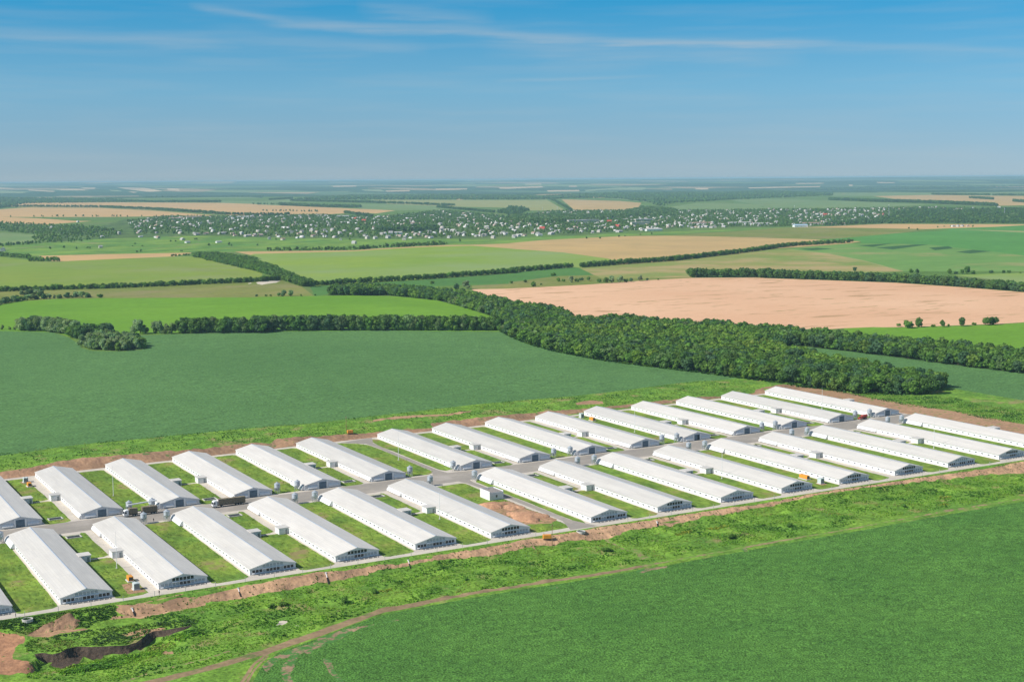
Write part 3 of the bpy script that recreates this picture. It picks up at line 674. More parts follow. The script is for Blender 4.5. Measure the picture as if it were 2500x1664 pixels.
me_flap_m = MB().prism([(-.03, 2.12), (-.62, 2.02), (-.62, 2.08), (-.03, 2.34)], 5.5, 14.6, 'x').mesh('flap', M['white'])
me_trough = MB().box(3.2, 18.9, -2.0, -.45, -.3, .14).mesh('trough', M['trough'])
me_block = MB().box(-.13, .13, -2.15, -1.5, -.3, .30).mesh('concrete_block', M['conc'])
me_gate = MB().box(-1.9, 1.9, -.08, -.003, 0, 3.35).box(-1.98, -1.9, -.12, -.003, 0, 3.45).box(1.9, 1.98, -.12, -.003, 0, 3.45).box(-1.9, 1.9, -.12, -.003, 3.35, 3.45).mesh('gate', M['gate'])
me_gate_post = MB().box(-2.9, -2.0, -.14, -.003, 0, 3.95).mesh('gate_pier', M['white']), MB().box(2.0, 2.9, -.14, -.003, 0, 3.95).mesh('gate_pier', M['white'])
me_hood = MB().prism([(0, .62), (-.75, .72), (-.75, .95), (-.12, 2.02), (0, 2.02)], -2.55, 2.55, 'x').mesh('inlet_hood', M['white'])
me_shood = MB().prism([(.28, 2.35), (-.45, 2.2), (-1.45, .55), (-1.45, .35), (.28, .25)], 0, 16).mesh('cooling_hood', M['wall'])
me_shood_end = MB().prism([(.27, 2.3), (-.43, 2.15), (-1.4, .55), (-1.4, .4), (.27, .32)], -.03, -.003).mesh('hood_end_panel', M['gable'])
me_spanel = MB().prism([(.28, 1.9), (-.2, 1.82), (-.75, .7), (-.75, .5), (.28, .45)], 0, 16).mesh('cooling_panel', M['wall'])
me_slot = MB().box(-.10, .02, -.62, .62, -.33, .33).mesh('side_window', M['slot'])
me_slot_hood = MB().prism([(.0, .36), (-.22, .27), (-.22, .31), (.0, .42)], -.6, .6, 'y').mesh('window_hood', M['white'])
me_ann_wall = MB().box(-4.2, .28, 0, 5.4, -.5, 2.75).mesh('annex_wall', M['wall'])
me_ann_roof = MB().box(-4.5, .6, -.3, 5.7, 2.754, 2.93).mesh('annex_roof', M['roof'])
me_ann_front = MB().box(-3.9, -.1, -.06, -.003, .05, 2.5).mesh('annex_panel', M['gable'])
me_ann_door = MB().box(-1.25, -.25, -.10, -.063, 0, 2.15).mesh('door', M['boxdark'])

def side_kit(t, road_near, left_hood, ann_y, ann_left, y0=0):
    """what sits along the long walls; y along the barn from its front gable"""
    hy = 0.6 if road_near else BL - 16.6
    if left_hood:
        put('cooling_hood', me_shood, t, (0, hy, 0)); put('hood_end_panel', me_shood_end, t, (0, hy, 0))
    else:
        put('cooling_panel', me_spanel, t, (0, hy, 0))
    for k in range(20):
        y = (19.5 if road_near else 3.0) + 4.55 * k
        if ann_left and ann_y - 1.2 < y < ann_y + 6.6: continue
        w = put('side_window', me_slot, t, (W0 - .003, y, 1.45)); put('window_hood', me_slot_hood, w)
    ax = 0 if ann_left else BW
    b = put('annex', me_ann_wall, t, (ax if ann_left else BW + 4.2 - .28 + .28 - .28, ann_y, 0))
    put('annex_roof', me_ann_roof, b); put('annex_panel', me_ann_front, b); put('annex_door', me_ann_door, b)

RY = -math.atan(.01332)
def barn_base(x0, y0, label):
    z = float(terr(x0 + 10, y0 + 55)); 
    t = empty('poultry_barn', (x0, y0, z - .1332 - .27), 0, label, 'barn', 'long white poultry barns', RY); t.rotation_euler[0] = math.atan(.00491); return t

for i in range(0, 16):
    lab = f"white barn with a windowed gable, {ORD[i]} of the near row counting from the gully"
    t = barn_base(NX[i], 0, lab)
    put('walls', me_walls, t); put('gable_panel', me_gable, t); put('barge_board', me_barge, t)
    r = put('roof', me_roof, t); put('ridge_cap', me_ridge, r)
    pat = {1: ('dark', 'light', 'dark'), 2: ('light', 'dark', 'dark'), 3: ('dark', 'light', 'dark'), 4: ('light', 'dark', 'dark'), 5: ('dark', 'light', 'dark'), 6: ('light', 'dark', 'dark'), 7: ('dark', 'light', 'dark'), 8: ('light', 'dark', 'dark'), 9: ('light', 'light', 'dark')}.get(i, ('light', 'dark', 'dark') if i != 13 else ('dark', 'light', 'dark'))
    for k in range(12):
        x = 1.17 + 1.472 * (k + .5)
        mid = 3 <= k <= 8
        kk = pat[0] if not mid else ('dark' if k in (5, 6, 7) or (k == 4 and i % 3 == 0) else 'light')
        w = put('window', me_wlow, t, (x, .297, 1.32)); put('pane', me_plow[kk], w)
        if mid:
            w = put('window', me_wlow, t, (x, .297, 3.06)); put('pane', me_plow[pat[1]], w)
    put('flap', me_flap_s, t, (0, .297, 0)); put('flap', me_flap_s, t, (13.2, .297, 0)); put('flap', me_flap_m, t, (0, .297, 0))
    tr = put('trough', me_trough, t)
    for k in range(8): put('concrete_block', me_block, tr, (4.2 + 2.0 * k, 0, 0))
    side_kit(t, False, i % 2 == 1, 56.0, i % 2 == 0)
for i in range(0, 15):
    lab = f"white barn with a slate gate, {ORD[14 - i]} of the far row counting from the wood"
    t = barn_base(FX[i], FY0, lab)
    put('walls', me_walls, t); put('gable_panel', me_gable, t); put('barge_board', me_barge, t)
    r = put('roof', me_roof, t); put('ridge_cap', me_ridge, r)
    gt = put('gate', me_gate, t, (10, .297, 0))
    if i == 10:
        put('gap_shade_slab', MB().box(.3, 1.25, -.10, -.083, .05, 3.2).mesh('gap_shade_slab', M['black']), gt); tag(gt, 'slate gate standing ajar')  # black slab on the gate paints the unlit dark of the opening
    for m_ in me_gate_post: put('gate_pier', m_, t, (10, .297, 0))
    put('inlet_hood', me_hood, t, (4.4, .297, 0)); put('inlet_hood', me_hood, t, (15.7, .297, 0))
    side_kit(t, True, i % 2 == 0, 46.6, i % 2 == 1)

# ------------------------------------------------------------------ feed silos
bs = MB(); prof = [(1.42, 2.75)]
for k in range(9):
    z = 2.75 + .21 * k; prof += [(1.45, z + .03), (1.45, z + .12), (1.41, z + .16), (1.41, z + .2)]
prof += [(1.47, 4.68)]
bs.lathe(prof, n=24)
me_sbody = bs.mesh('silo_body', M['zinc'])
me_scone = MB().lathe([(1.52, 4.66), (1.5, 4.74), (.32, 5.42), (.3, 5.62), (.05, 5.66)], n=24).mesh('silo_roof', M['zinc'])
me_shop = MB().lathe([(.16, .85), (.2, 1.0), (1.41, 2.748)], n=24).mesh('hopper', M['zinc'])
me_sleg = MB().box(-.06, .06, -.06, .06, -.2, 2.9).mesh('leg', M['zinc'])
me_slad = MB().box(-.27, -.21, -.03, .03, .3, 4.7).box(.21, .27, -.03, .03, .3, 4.7)
for k in range(12): me_slad.box(-.21, .21, -.02, .02, .5 + .34 * k, .54 + .34 * k)
me_slad = me_slad.mesh('ladder', M['zinc'])
me_sauger = MB().tube((0, 0, .8), (-1.9, .9, 2.3), .12).mesh('auger_pipe', M['zinc'])
me_sstay = MB()
for k in range(8):
    a0, a1 = 6.283 * k / 8, 6.283 * (k + 1) / 8
    me_sstay.tube((1.42 * math.cos(a0), 1.42 * math.sin(a0), 1.3 + .5 * (k % 2)), (1.42 * math.cos(a1), 1.42 * math.sin(a1), 1.8 - .5 * (k % 2)), .035, 5)
me_sstay = me_sstay.mesh('bracing', M['zinc'])
def silo(x, y, lab):
    t = empty('feed_silo', (x, y, float(terr(x, y))), random.uniform(-.4, .4), lab, 'silo', 'galvanised feed silos along the service road')
    put('silo_body', me_sbody, t); put('silo_roof', me_scone, t); put('hopper', me_shop, t); put('ladder', me_slad, t, (0, -1.52, 0)); put('auger_pipe', me_sauger, t); put('bracing', me_sstay, t)
    for k in range(8): put('leg', me_sleg, t, (1.42 * math.cos(.393 + k * .7854), 1.42 * math.sin(.393 + k * .7854), 0))
for i in range(0, 15):
    if i % 2 == 0:
        silo(NX[i] + BW + 3.0, 109.4, f"grey feed silo at the plain corner of the {ORD[i]} near-row barn from the gully end")
    else:
        silo(NX[i] - 3.3, 108.6, f"grey feed silo beside the hooded wall of the {ORD[i]} near-row barn from the gully end")
silo(NX[15] - 3.3, 108.6, "grey feed silo beside the last near-row barn, farthest from the gully")
for i in range(1, 15):
    if i % 2 == 1:
        silo(FX[i] + BW + 3.4, 136.6, f"grey feed silo at the shaded corner of the {ORD[14 - i]} far-row barn from the wood")
    else:
        silo(FX[i] - 2.9, 136.0, f"grey feed silo beside the hooded wall of the {ORD[14 - i]} far-row barn from the wood")

# ------------------------------------------------------------------ sunk pits, paths, poles, generators
me_pit_f = MB().box(-3.3, -2.9, -2.3, 2.3, -.8, .32).box(2.9, 3.3, -2.3, 2.3, -.8, .32).box(-2.9, 2.9, -2.3, -1.95, -.8, .32).box(-2.9, 2.9, 1.95, 2.3, -.8, .32).mesh('pit_wall', M['conc'])
_gr = MB()
for k in range(14): _gr.box(-2.85, 2.85, -1.9 + .27 * k, -1.9 + .27 * k + .16, -.02, .06)
me_pit_g = _gr.mesh('grate', M['grate'])
for (x, y, i, row) in PITS:
    a, b = (ORD[i], ORD[i + 1]) if row == 'near' else (ORD[14 - i], ORD[13 - i])
    t = empty('sunk_pit', (x, y, float(terr(x, y))), 0, f"concrete rimmed pit with a dark grate between the {a} and {b} {row}-row barns counting from the " + ('gully' if row == 'near' else 'wood'), 'pit', 'grated pits beside the service road', RY)
    t['label'] = f"grated concrete pit between the {a} and {b} {row}-row barns, counted from the " + ('gully' if row == 'near' else 'wood')
    put('pit_wall', me_pit_f, t); put('grate', me_pit_g, t)
me_spole = MB().lathe([(.16, -.5), (.13, 3), (.075, 13.0), (.02, 13.05)], n=10).mesh('shaft', M['white'])
me_sfoot = MB().box(-.35, .35, -.35, .35, -.4, .22, b=.05).mesh('foot', M['conc'])
me_stip = MB().tube((0, 0, 13), (0, 0, 15.5), .03, 6).mesh('tip_rod', M['zinc'])
for x, y, lab in ((168.4, 175.2, 'white steel mast on the lawn between the two far-row barns behind the loaded trailer truck'), (137.2, 39.9, 'white steel mast between the second and third near-row barns from the gully'),
                  (326, 177.4, 'white steel mast beside the lane end in the far row'), (286.2, 43.4, 'white steel mast before the seventh near-row barn from the gully'), (480.9, 174.8, 'white steel mast beside the far-row barn with the gate ajar'),
                  (446.8, 42.6, 'white steel mast before the eleventh near-row barn from the gully'), (592.8, 41.3, 'white steel mast before the fifteenth near-row barn from the gully'), (627.7, 175.9, 'white steel mast before the barn nearest the wood')):
    t = empty('lightning_mast', (x, y, float(terr(x, y))), 0, lab, 'mast', 'white masts on the lawns')
    put('shaft', me_spole, t); put('foot', me_sfoot, t); put('tip_rod', me_stip, t)
me_wp = MB().lathe([(.15, -.5), (.10, 9.5), (.09, 9.5)], n=8).mesh('shaft', M['woodpole'])
me_wa = MB().box(-.9, .9, -.05, .05, 8.9, 9.05).mesh('crossarm', M['woodpole'])
me_wi = MB().lathe([(.05, 9.05), (.06, 9.15), (.03, 9.25)], n=8).mesh('insulator', M['white'])
for x, y, lab in ((311.6, -16.0, 'tall wooden power pole beside the orange generator on the front bank'), (328.2, 258.5, 'wooden power pole by the orange box behind the far row of barns')):
    t = empty('power_pole', (x, y, float(terr(x, y))), .3, lab, 'pole', 'wooden power poles')
    put('shaft', me_wp, t); put('crossarm', me_wa, t)
    for k in (-.75, 0, .75): put('insulator', me_wi, t, (k, 0, 0))
def generator(x, y, rz, lab, L=3.6, plinth=True):
    t = empty('generator', (x, y, float(terr(x, y))), rz, lab, 'generator', 'orange generator sets')
    if plinth: put('plinth', MB().box(-1.35, 1.35, -L / 2 - .5, L / 2 + .5, -.4, .35, b=.04).mesh('plinth', M['conc']), t)
    bd = put('housing', MB().box(-.95, .95, -L / 2, L / 2, .42, 2.15, b=.07).mesh('housing', M['orange']), t)
    put('louvre', MB().box(-.75, .75, -L / 2 - .04, -L / 2 + .02, .65, 1.75).mesh('louvre', M['steel']), bd)
    put('skid', MB().box(-.9, .9, -L / 2 + .05, L / 2 - .05, .2, .42).mesh('skid', M['steel']), t)
    put('exhaust', MB().tube((.4, L / 2 - .5, 2.1), (.4, L / 2 - .5, 2.75), .08).mesh('exhaust', M['steel']), t)
    for k in (-1, 1): put('door', MB().box(-.985, -.953, -.7 + .8 * k, .7 + .8 * k, .6, 1.95).mesh('door', M['orange']), bd)
generator(137.2, 18.4, 0, 'orange generator on a concrete plinth between the second and third near-row barns')
generator(136.2, 221.5, 0, 'orange generator in the lawn before the barn farthest from the wood')
generator(480.9, 223.2, 0, 'orange generator at the back of the far row beside two grey cabinets', 4.2)
generator(481.6, 19.4, 0, 'long orange generator near the front of the near row by a grey box', 6.0)
generator(329.8, 256.5, R(82), 'orange box on the brown bank behind the far row', 3.4, False)
generator(311.0, -12.6, R(70), 'orange and yellow box on the front bank beside the wooden pole', 3.6, False)
def cabinet(x, y, lab, n=1, w=2.3, h=2.6):
    t = empty('transformer_cabinet', (x, y, float(terr(x, y))), 0, lab, 'cabinet', 'grey electrical cabinets')
    put('plinth', MB().box(-w / 2 - .3, w / 2 + .3, -1.6, 1.6, -.4, .3, b=.04).mesh('plinth', M['conc']), t)
    for k in range(n):
        x0 = -w / 2 + k * w / n; x1 = x0 + w / n - (.25 if n > 1 else 0)
        b = put('housing', MB().box(x0, x1, -1.35, 1.35, .305, h, b=.05).mesh('housing', M['boxgrey']), t)
        put('louvre', MB().box(x0 + .1, x1 - .1, -1.39, -1.353, .45, h - .25).mesh('louvre', M['boxdark']), b)
        put('lid', MB().prism([(x0 - .08, h + .003), (x1 + .08, h + .003), ((x0 + x1) / 2, h + .16)], -1.45, 1.45).mesh('lid', M['boxgrey']), b)
cabinet(136.3, 5.4, 'pale grey green transformer box beside the orange generator on its plinth')
cabinet(136.6, 233.2, 'pair of tall grey cabinets at the back of the lawn farthest from the wood', 2, 2.6, 2.5)
cabinet(480.9, 236.0, 'pair of grey cabinets behind the orange generator in the far row', 2, 2.6, 2.8)
cabinet(481.4, 6.6, 'pale transformer box in front of the long orange generator', 1, 2.3, 2.7)
# white hut on the open plot
t = empty('hut', (326.8, 68.6, float(terr(326.8, 68.6))), 0, 'small white flat roofed hut on the open plot between two near-row barns', 'hut')
put('wall', MB().box(-3.8, 3.8, -5, 5, -.5, 3.75).mesh('wall', M['wall']), t)
rf = put('roof', MB().box(-3.5, 3.5, -4.7, 4.7, 3.754, 3.9).mesh('roof', M['flatroof']), t)
put('parapet', MB().box(-3.85, -3.5, -5.05, 5.05, 3.754, 4.25).box(3.5, 3.85, -5.05, 5.05, 3.754, 4.25).box(-3.5, 3.5, 4.7, 5.05, 3.754, 4.25).mesh('parapet', M['wall']), rf)
put('chimney', MB().tube((-1.2, 2, 3.9), (-1.2, 2, 4.9), .14).mesh('chimney', M['zinc']), rf)
put('front_wall_face', MB().box(-3.78, 3.78, -5.04, -5.003, 0, 3.74).mesh('front_wall_face', M['gable']), t)
w = put('window', MB().box(-.55, .55, -5.10, -5.043, 1.2, 2.5).mesh('window_frame', M['white']), t)
put('pane', MB().box(-.45, -.04, -5.13, -5.103, 1.28, 2.42).mesh('pane', M['pane_dark']), w); put('pane', MB().box(.04, .45, -5.13, -5.103, 1.28, 2.42).mesh('pane', M['pane_dark']), w)
put('door', MB().box(3.803, 3.85, -1, .1, 0, 2.1).mesh('door', M['boxdark']), t)

def heap(x, y, rx, ry, h, lab, seed, mat='earthheap'):
    r_ = np.random.default_rng(seed); n = 44
    u = np.linspace(-1.25, 1.25, n); X, Y = np.meshgrid(u, u)
    rr = np.hypot(X, Y); ang = np.arctan2(Y, X)
    edge = 1 + .13 * np.sin(3 * ang + seed) + .09 * np.sin(5 * ang + 2 * seed)
    Z = h * np.clip(1 - (rr / edge) ** 2, 0, 1) ** .8
    for k in range(14):
        a, b, c = r_.normal(0, 5, 2).tolist() + [r_.uniform(0, 6)]
        Z += (Z > 0) * h * .028 * np.sin(a * X + b * Y + c)
    Z += (Z > 0) * r_.normal(0, .035, Z.shape)
    gx, gy = x + X * rx, y + Y * ry
    Zg = terr(gx, gy) - float(terr(x, y)) + np.where(Z > 0, Z, -.35)
    V = np.stack([X.ravel() * rx, Y.ravel() * ry, Zg.ravel()], 1)
    q = np.arange(n * n).reshape(n, n)
    F = np.stack([q[:-1, :-1], q[:-1, 1:], q[1:, 1:], q[1:, :-1]], -1).reshape(-1, 4)
    me = np_mesh('soil_heap', V, F, [M[mat]]); me.polygons.foreach_set('use_smooth', np.ones(len(F), bool))
    tag(put('soil_heap', me, None, (x, y, float(terr(x, y)))), lab, 'soil heap', 'heaps of brown soil')
heap(319.4, 53.5, 6, 6.5, 1.6, 'small heap of light brown soil right below the white hut', 1)
heap(322.6, 25.5, 8.5, 10.5, 2.0, 'big heap of light brown soil on the plot below the hut', 2)
heap(326, 45, 5, 6, .9, 'low weedy soil hump between the two bare heaps', 3)
_p = ground(px("G6 770,850 640,880"))
heap(_p[0][0], _p[0][1], 5.0, 3.6, .8, 'dark brown soil heap beside the gully corner of the front bank', 4, 'soilback'); heap(_p[1][0] - 3, _p[1][1] - 1, 3.5, 3, .5, 'low brown soil heap at the foot of the larger one by the gully', 5, 'soilback')
# drain pipes down the front bank
dl = px("N1 1185,1490 1215,1560 2140,1310 2165,1385 N2 300,1450 325,1530 1088,1318 1115,1420 1828,1205 1850,1280 N3 N4 1118,1300 1128,1345")
dg = ground(dl)
for k, lab in enumerate(('nearest the gully, before the second and third barns', 'before the third barn from the gully', None, 'before the fourth and fifth barns', 'before the sixth barn from the gully', 'farthest from the gully')):
    if lab is None: continue
    (xa, ya), (xb, yb) = dg[2 * k], dg[2 * k + 1]
    za, zb = float(terr(xa, ya)), float(terr(xb, yb))
    t = empty('drain_chute', (xa, ya, za), 0, 'concrete drain chute down the front bank, ' + lab, 'drain', 'drain chutes on the front bank')
    d = np.array([xb - xa, yb - ya, zb - za])
    put('chute', MB().tube((0, 0, .15), tuple(d * .45 + np.array([0, 0, .15])), .22, 10).mesh('chute', M['pipe']), t)
    put('outlet', MB().tube(tuple(d * .45 + np.array([0, 0, .12])), tuple(d + np.array([0, 0, .05])), .30, 10).mesh('outlet', M['black']), t)
    put('inlet_box', MB().box(-.38, .38, -.38, .38, -.4, .35, b=.04).mesh('inlet_box', M['conc']), t)
for x, y, lab in ((328.9, -11.6, 'round concrete well ring lying by the orange box on the front bank'), (92.1, -12.2, 'round concrete well ring by the front road near the gully')):
    t = empty('well_ring', (x, y, float(terr(x, y))), 0, lab, 'well ring', 'concrete well rings')
    put('ring', MB().lathe([(2.0, -.5), (2.0, .55), (1.7, .55), (1.7, -.5)], n=24, cap=False).mesh('ring', M['conc']), t)
    put('cover', MB().lathe([(1.69, .12), (1.69, .18), (.01, .2)], n=24).mesh('cover', M['grate']), t)

# ------------------------------------------------------------------ trucks
def wheels(t, xs, y0=-1.05, y1=1.05, r=.5):
    me1 = MB(); 
    for k in range(1): me1.tube((0, -.16, 0), (0, .16, 0), r, 18)
    me1 = me1.mesh('wheel', M['black']); me2 = MB().tube((0, -.18, 0), (0, .18, 0), r * .55, 14).mesh('rim', M['zinc'])
    for x in xs:
        for y in (y0, y1):
            w = put('wheel', me1, t, (x, y, r)); put('rim', me2, w)
def cab(t, x=0):
    c = put('cab', MB().prism([(x, .55), (x - .08, 1.5), (x + .22, 2.75), (x + .75, 3.25), (x + 2.15, 3.3), (x + 2.15, .55)], -1.22, 1.22, 'y').mesh('cab', M['white']), t)
    b = MB(); b.add([(x - .10, -1.05, 1.55), (x - .10, 1.05, 1.55), (x + .18, 1.05, 2.62), (x + .18, -1.05, 2.62)], [(0, 1, 2, 3)])
    b.add([(x - .04, -1.05, 1.55), (x - .04, 1.05, 1.55), (x + .24, 1.05, 2.62), (x + .24, -1.05, 2.62)], [(0, 1, 2, 3)])
    put('windscreen', b.mesh('windscreen', M['glass']), c)
    for s in (-1, 1):
        put('side_window', MB().box(x + .35, x + 1.25, s * 1.235 - .015, s * 1.235 + .015, 1.65, 2.45).mesh('side_window', M['glass']), c)
        put('mirror', MB().box(x + .02, x + .14, s * 1.45 - .12, s * 1.45 + .12, 1.7, 2.3, b=.03).mesh('mirror', M['steel']), c)
        put('headlight', MB().box(x - .09, x + .02, s * .9 - .22, s * .9 + .22, .75, .98).mesh('headlight', M['pipe']), c)
    put('bumper', MB().box(x - .14, x + .3, -1.2, 1.2, .35, .62, b=.04).mesh('bumper', M['steel']), c)
def crate_stack(t, x0, x1, name='crate_stack'):
    b = MB(); n = max(1, round((x1 - x0) / 1.22)); s = (x1 - x0) / n
    for k in range(n):
        b.box(x0 + k * s + .02, x0 + (k + 1) * s - .02, -1.2, 1.2, 1.25, 3.85 - .05 * ((k * 7) % 3), b=.03)
    put(name, b.mesh(name, M['crates']), t)
def truck(x, y, rz, lab, trailer):
    t = empty('livestock_truck', (x, y, float(terr(x + 8, y))), rz, lab, 'truck', 'trucks loaded with crates on the service road')
    cab(t)
    if trailer:
        put('chassis', MB().box(.3, 6.6, -.5, .5, .62, 1.0).box(2.3, 6.6, -1.22, 1.22, 1.0, 1.22).mesh('chassis', M['steel']), t)
        crate_stack(t, 2.5, 6.5); wheels(t, (1.2, 4.7, 5.9))
        put('trailer_bed', MB().box(8.6, 16.0, -1.22, 1.22, 1.0, 1.22).box(8.8, 15.8, -.5, .5, .62, 1.0).tube((6.6, 0, .8), (8.8, 0, .8), .08).mesh('trailer_bed', M['steel']), t)
        crate_stack(t, 8.7, 15.9, 'trailer_crate_stack'); wheels(t, (9.6, 13.6, 14.9))
    else:
        put('chassis', MB().box(.3, 6.0, -.5, .5, .62, 1.0).mesh('chassis', M['steel']), t)
        put('trailer_bed', MB().box(2.6, 16.4, -1.22, 1.22, 1.0, 1.22).box(5.5, 16.2, -.5, .5, .62, 1.0).mesh('trailer_bed', M['steel']), t)
        crate_stack(t, 2.7, 16.3); wheels(t, (1.2, 4.6, 12.0, 13.3, 14.6))
        put('front_board', MB().box(2.55, 2.66, -1.22, 1.22, 1.23, 3.7).mesh('front_board', M['pipe']), t)
truck(161.6, 127.2, .02, 'white truck and drawbar trailer loaded with brown crates', True)
truck(203.2, 123.0, .02, 'white articulated truck fully stacked with brown crates', False)
t = empty('feed_conveyor', (166.5, 132.4, float(terr(172, 132))), 0, 'long white feed conveyor tube above the crate trailer', 'conveyor')
put('tube', MB().tube((-1.5, 0, 4.2), (12.6, 1.2, 4.75), .34, 12).mesh('tube', M['white']), t)
put('leg', MB().tube((.4, 0, -.2), (.4, 0, 4.1), .07).mesh('leg', M['zinc']), t); put('leg', MB().tube((11.5, 1.1, -.2), (11.5, 1.1, 4.5), .07).mesh('leg', M['zinc']), t)
# red farm truck by the last silos
t = empty('farm_truck', (620.4, 132.8, float(terr(624, 132))), .12, 'rusty red farm truck parked beside the silo nearest the wood', 'truck')
put('cab', MB().prism([(0, .6), (-.1, 1.2), (1.0, 1.35), (1.35, 2.25), (2.5, 2.25), (2.5, .6)], -1.0, 1.0, 'y').mesh('cab', M['redp']), t)
put('windscreen', MB().prism([(1.0, 1.42), (1.30, 2.12), (1.27, 2.14), (.96, 1.44)], -.85, .85, 'y').mesh('windscreen', M['glass']), t)
put('tank', MB().tube((2.7, 0, 1.95), (6.9, 0, 1.95), 1.0, 18).mesh('tank', M['redp']), t)
put('chassis', MB().box(.2, 6.8, -.6, .6, .55, .95).mesh('chassis', M['steel']), t); wheels(t, (.9, 4.6, 5.9), -.95, .95)

# ------------------------------------------------------------------ people
def person(x, y, rz, lab, pose):
    r_ = random.Random(pose)
    V = []; E_ = []; Rd = []
    def v(p, r): V.append(p); Rd.append(r); return len(V) - 1
    def chain(start, pts):
        k = start
        for p, r in pts:
            n = v(p, r); E_.append((k, n)); k = n
        return k
    st = .12 if pose % 2 else .02
    pel = v((0, 0, .95), .14)
    chest = chain(pel, [((0, .01, 1.12), .13), ((0, .01, 1.32), .155), ((0, .01, 1.45), .10)])
    nk = chain(chest, [((0, .0, 1.53), .055), ((0, -.015, 1.60), .085), ((0, -.02, 1.69), .095), ((0, -.01, 1.76), .07)])
    for s in (-1, 1):
        sh = chain(chest - 1, [((s * .19, .01, 1.41), .07), ((s * .25, .03, 1.14), .05), ((s * .25, -.06 - .05 * s * (pose % 3), .92), .037)])
        for k in range(5):
            E_.append((sh, len(V))); chain_p = (s * (.25 + .012 * (k - 2)), -.075 - .05 * s * (pose % 3) - .01 * k, .80 - (.04 if k in (0, 4) else 0) + (.08 if k == 0 else 0)); v(chain_p, .010)
        chain(pel, [((s * .09, 0, .88), .10), ((s * .10, -.02 - s * st * .5, .5), .07), ((s * .10, -s * st, .09), .045), ((s * .11, -s * st - .16, .035), .04)])
    me = bpy.data.meshes.new('person'); me.from_pydata(V, E_, [])
    o = bpy.data.objects.new('person_body_source', me); COL.objects.link(o)
    md = o.modifiers.new('s', 'SKIN'); o.modifiers.new('b', 'SUBSURF').levels = 1
    for i, sv in enumerate(me.skin_vertices[0].data): sv.radius = (Rd[i], Rd[i]); sv.use_root = (i == 0)
    dg_ = bpy.context.evaluated_depsgraph_get(); m2 = bpy.data.meshes.new_from_object(o.evaluated_get(dg_))
    bpy.data.objects.remove(o)
    for m_ in (M['cloth'], M['skin'], M['steel']): m2.materials.append(m_)
    for p in m2.polygons: p.material_index = 1 if (p.center.z > 1.5 or (abs(p.center.x) > .2 and p.center.z < .97)) else 0; p.use_smooth = True
    o = put('person', m2, None, (x, y, float(terr(x, y))), rz); tag(o, lab, 'person')
    hb = MB().lathe([(.098, 1.69), (.100, 1.75), (.075, 1.81), (.02, 1.84)], (0, .01), 12); put('hair', hb.mesh('hair', M['hair']), o)
person(171.4, 110.6, .5, 'person in dark clothes standing at the road edge between two silos', 1)
person(142.2, -6.4, -.6, 'person in dark clothes walking at the corner of the third near-row barn', 2)
person(89.0, -6.6, 1.2, 'person in dark clothes on the front road near the gully corner', 3)

# the wire fence along the front road
t = empty('wire_fence', (20, -7.9, 0), 0, 'thin grey wire fence on posts along the front service road', 'fence')
me_fp = MB().box(-.07, .07, -.07, .07, -.5, 2.1).mesh('post', M['conc']); _w = []
for k in range(54):
    x = 20 + 12 * k
    if 318 < x < 350: continue
    z = float(terr(x, -7.9)); put('post', me_fp, t, (x - 20, 0, z)); _w.append((x - 20, 0, z))
b = MB()
for (a0, a1) in zip(_w[:-1], _w[1:]):
    if a1[0] - a0[0] > 13: continue
    for h in (.7, 1.35, 2.0): b.tube((a0[0], 0, a0[2] + h), (a1[0], 0, a1[2] + h), .012, 3)
put('wire', b.mesh('wire', M['zinc']), t)
# ------------------------------------------------------------------ trees
def leaf_mat(name, per_object):
    m, nt, b = new_mat(name, .75, .12)
    if per_object:
        oi = nt.nodes.new('ShaderNodeObjectInfo'); c = oi.outputs['Color']
    else:
        at = nt.nodes.new('ShaderNodeAttribute'); at.attribute_name = 'tint'; c = at.outputs['Color']
    geo = nt.nodes.new('ShaderNodeNewGeometry')
    n = noise(nt, geo.outputs['Position'], .55, 3, .6)
    c = mix(nt, 1.0, c, ramp(nt, n, [(.32, (.84, .85, .86)), (.68, (1.18, 1.17, 1.12))]), 'MULTIPLY')
    c = mix(nt, 1.0, c, ramp(nt, geo.outputs['Random Per Island'], [(0, (.72, .74, .74)), (1, (1.28, 1.26, 1.22))]), 'MULTIPLY')
    nt.links.new(c, b.inputs['Base Color'])
    tr = nt.nodes.new('ShaderNodeBsdfTranslucent'); ms = nt.nodes.new('ShaderNodeMixShader'); ms.inputs[0].default_value = .42
    nt.links.new(mix(nt, 1.0, c, (1.25, 1.3, .8), 'MULTIPLY'), tr.inputs['Color'])
    nt.links.new(b.outputs[0], ms.inputs[1]); nt.links.new(tr.outputs[0], ms.inputs[2])
    nt.links.new(ms.outputs[0], nt.nodes['Material Output'].inputs['Surface'])
    return m
M['leaf_o'] = leaf_mat('tree_leaves', True); M['leaf_s'] = leaf_mat('mass_leaves', False)
M['bark'] = plain('bark', (.13, .10, .075), .9, .1, .2, 2)

ICO_V, ICO_F = {}, {}
for sd in (0, 1, 2):
    bm = bmesh.new(); bmesh.ops.create_icosphere(bm, subdivisions=max(1, sd) if sd else 1, radius=1)
    ICO_V[sd] = np.array([v.co[:] for v in bm.verts]); ICO_F[sd] = np.array([[v.index for v in f.verts] for f in bm.faces]); bm.free()

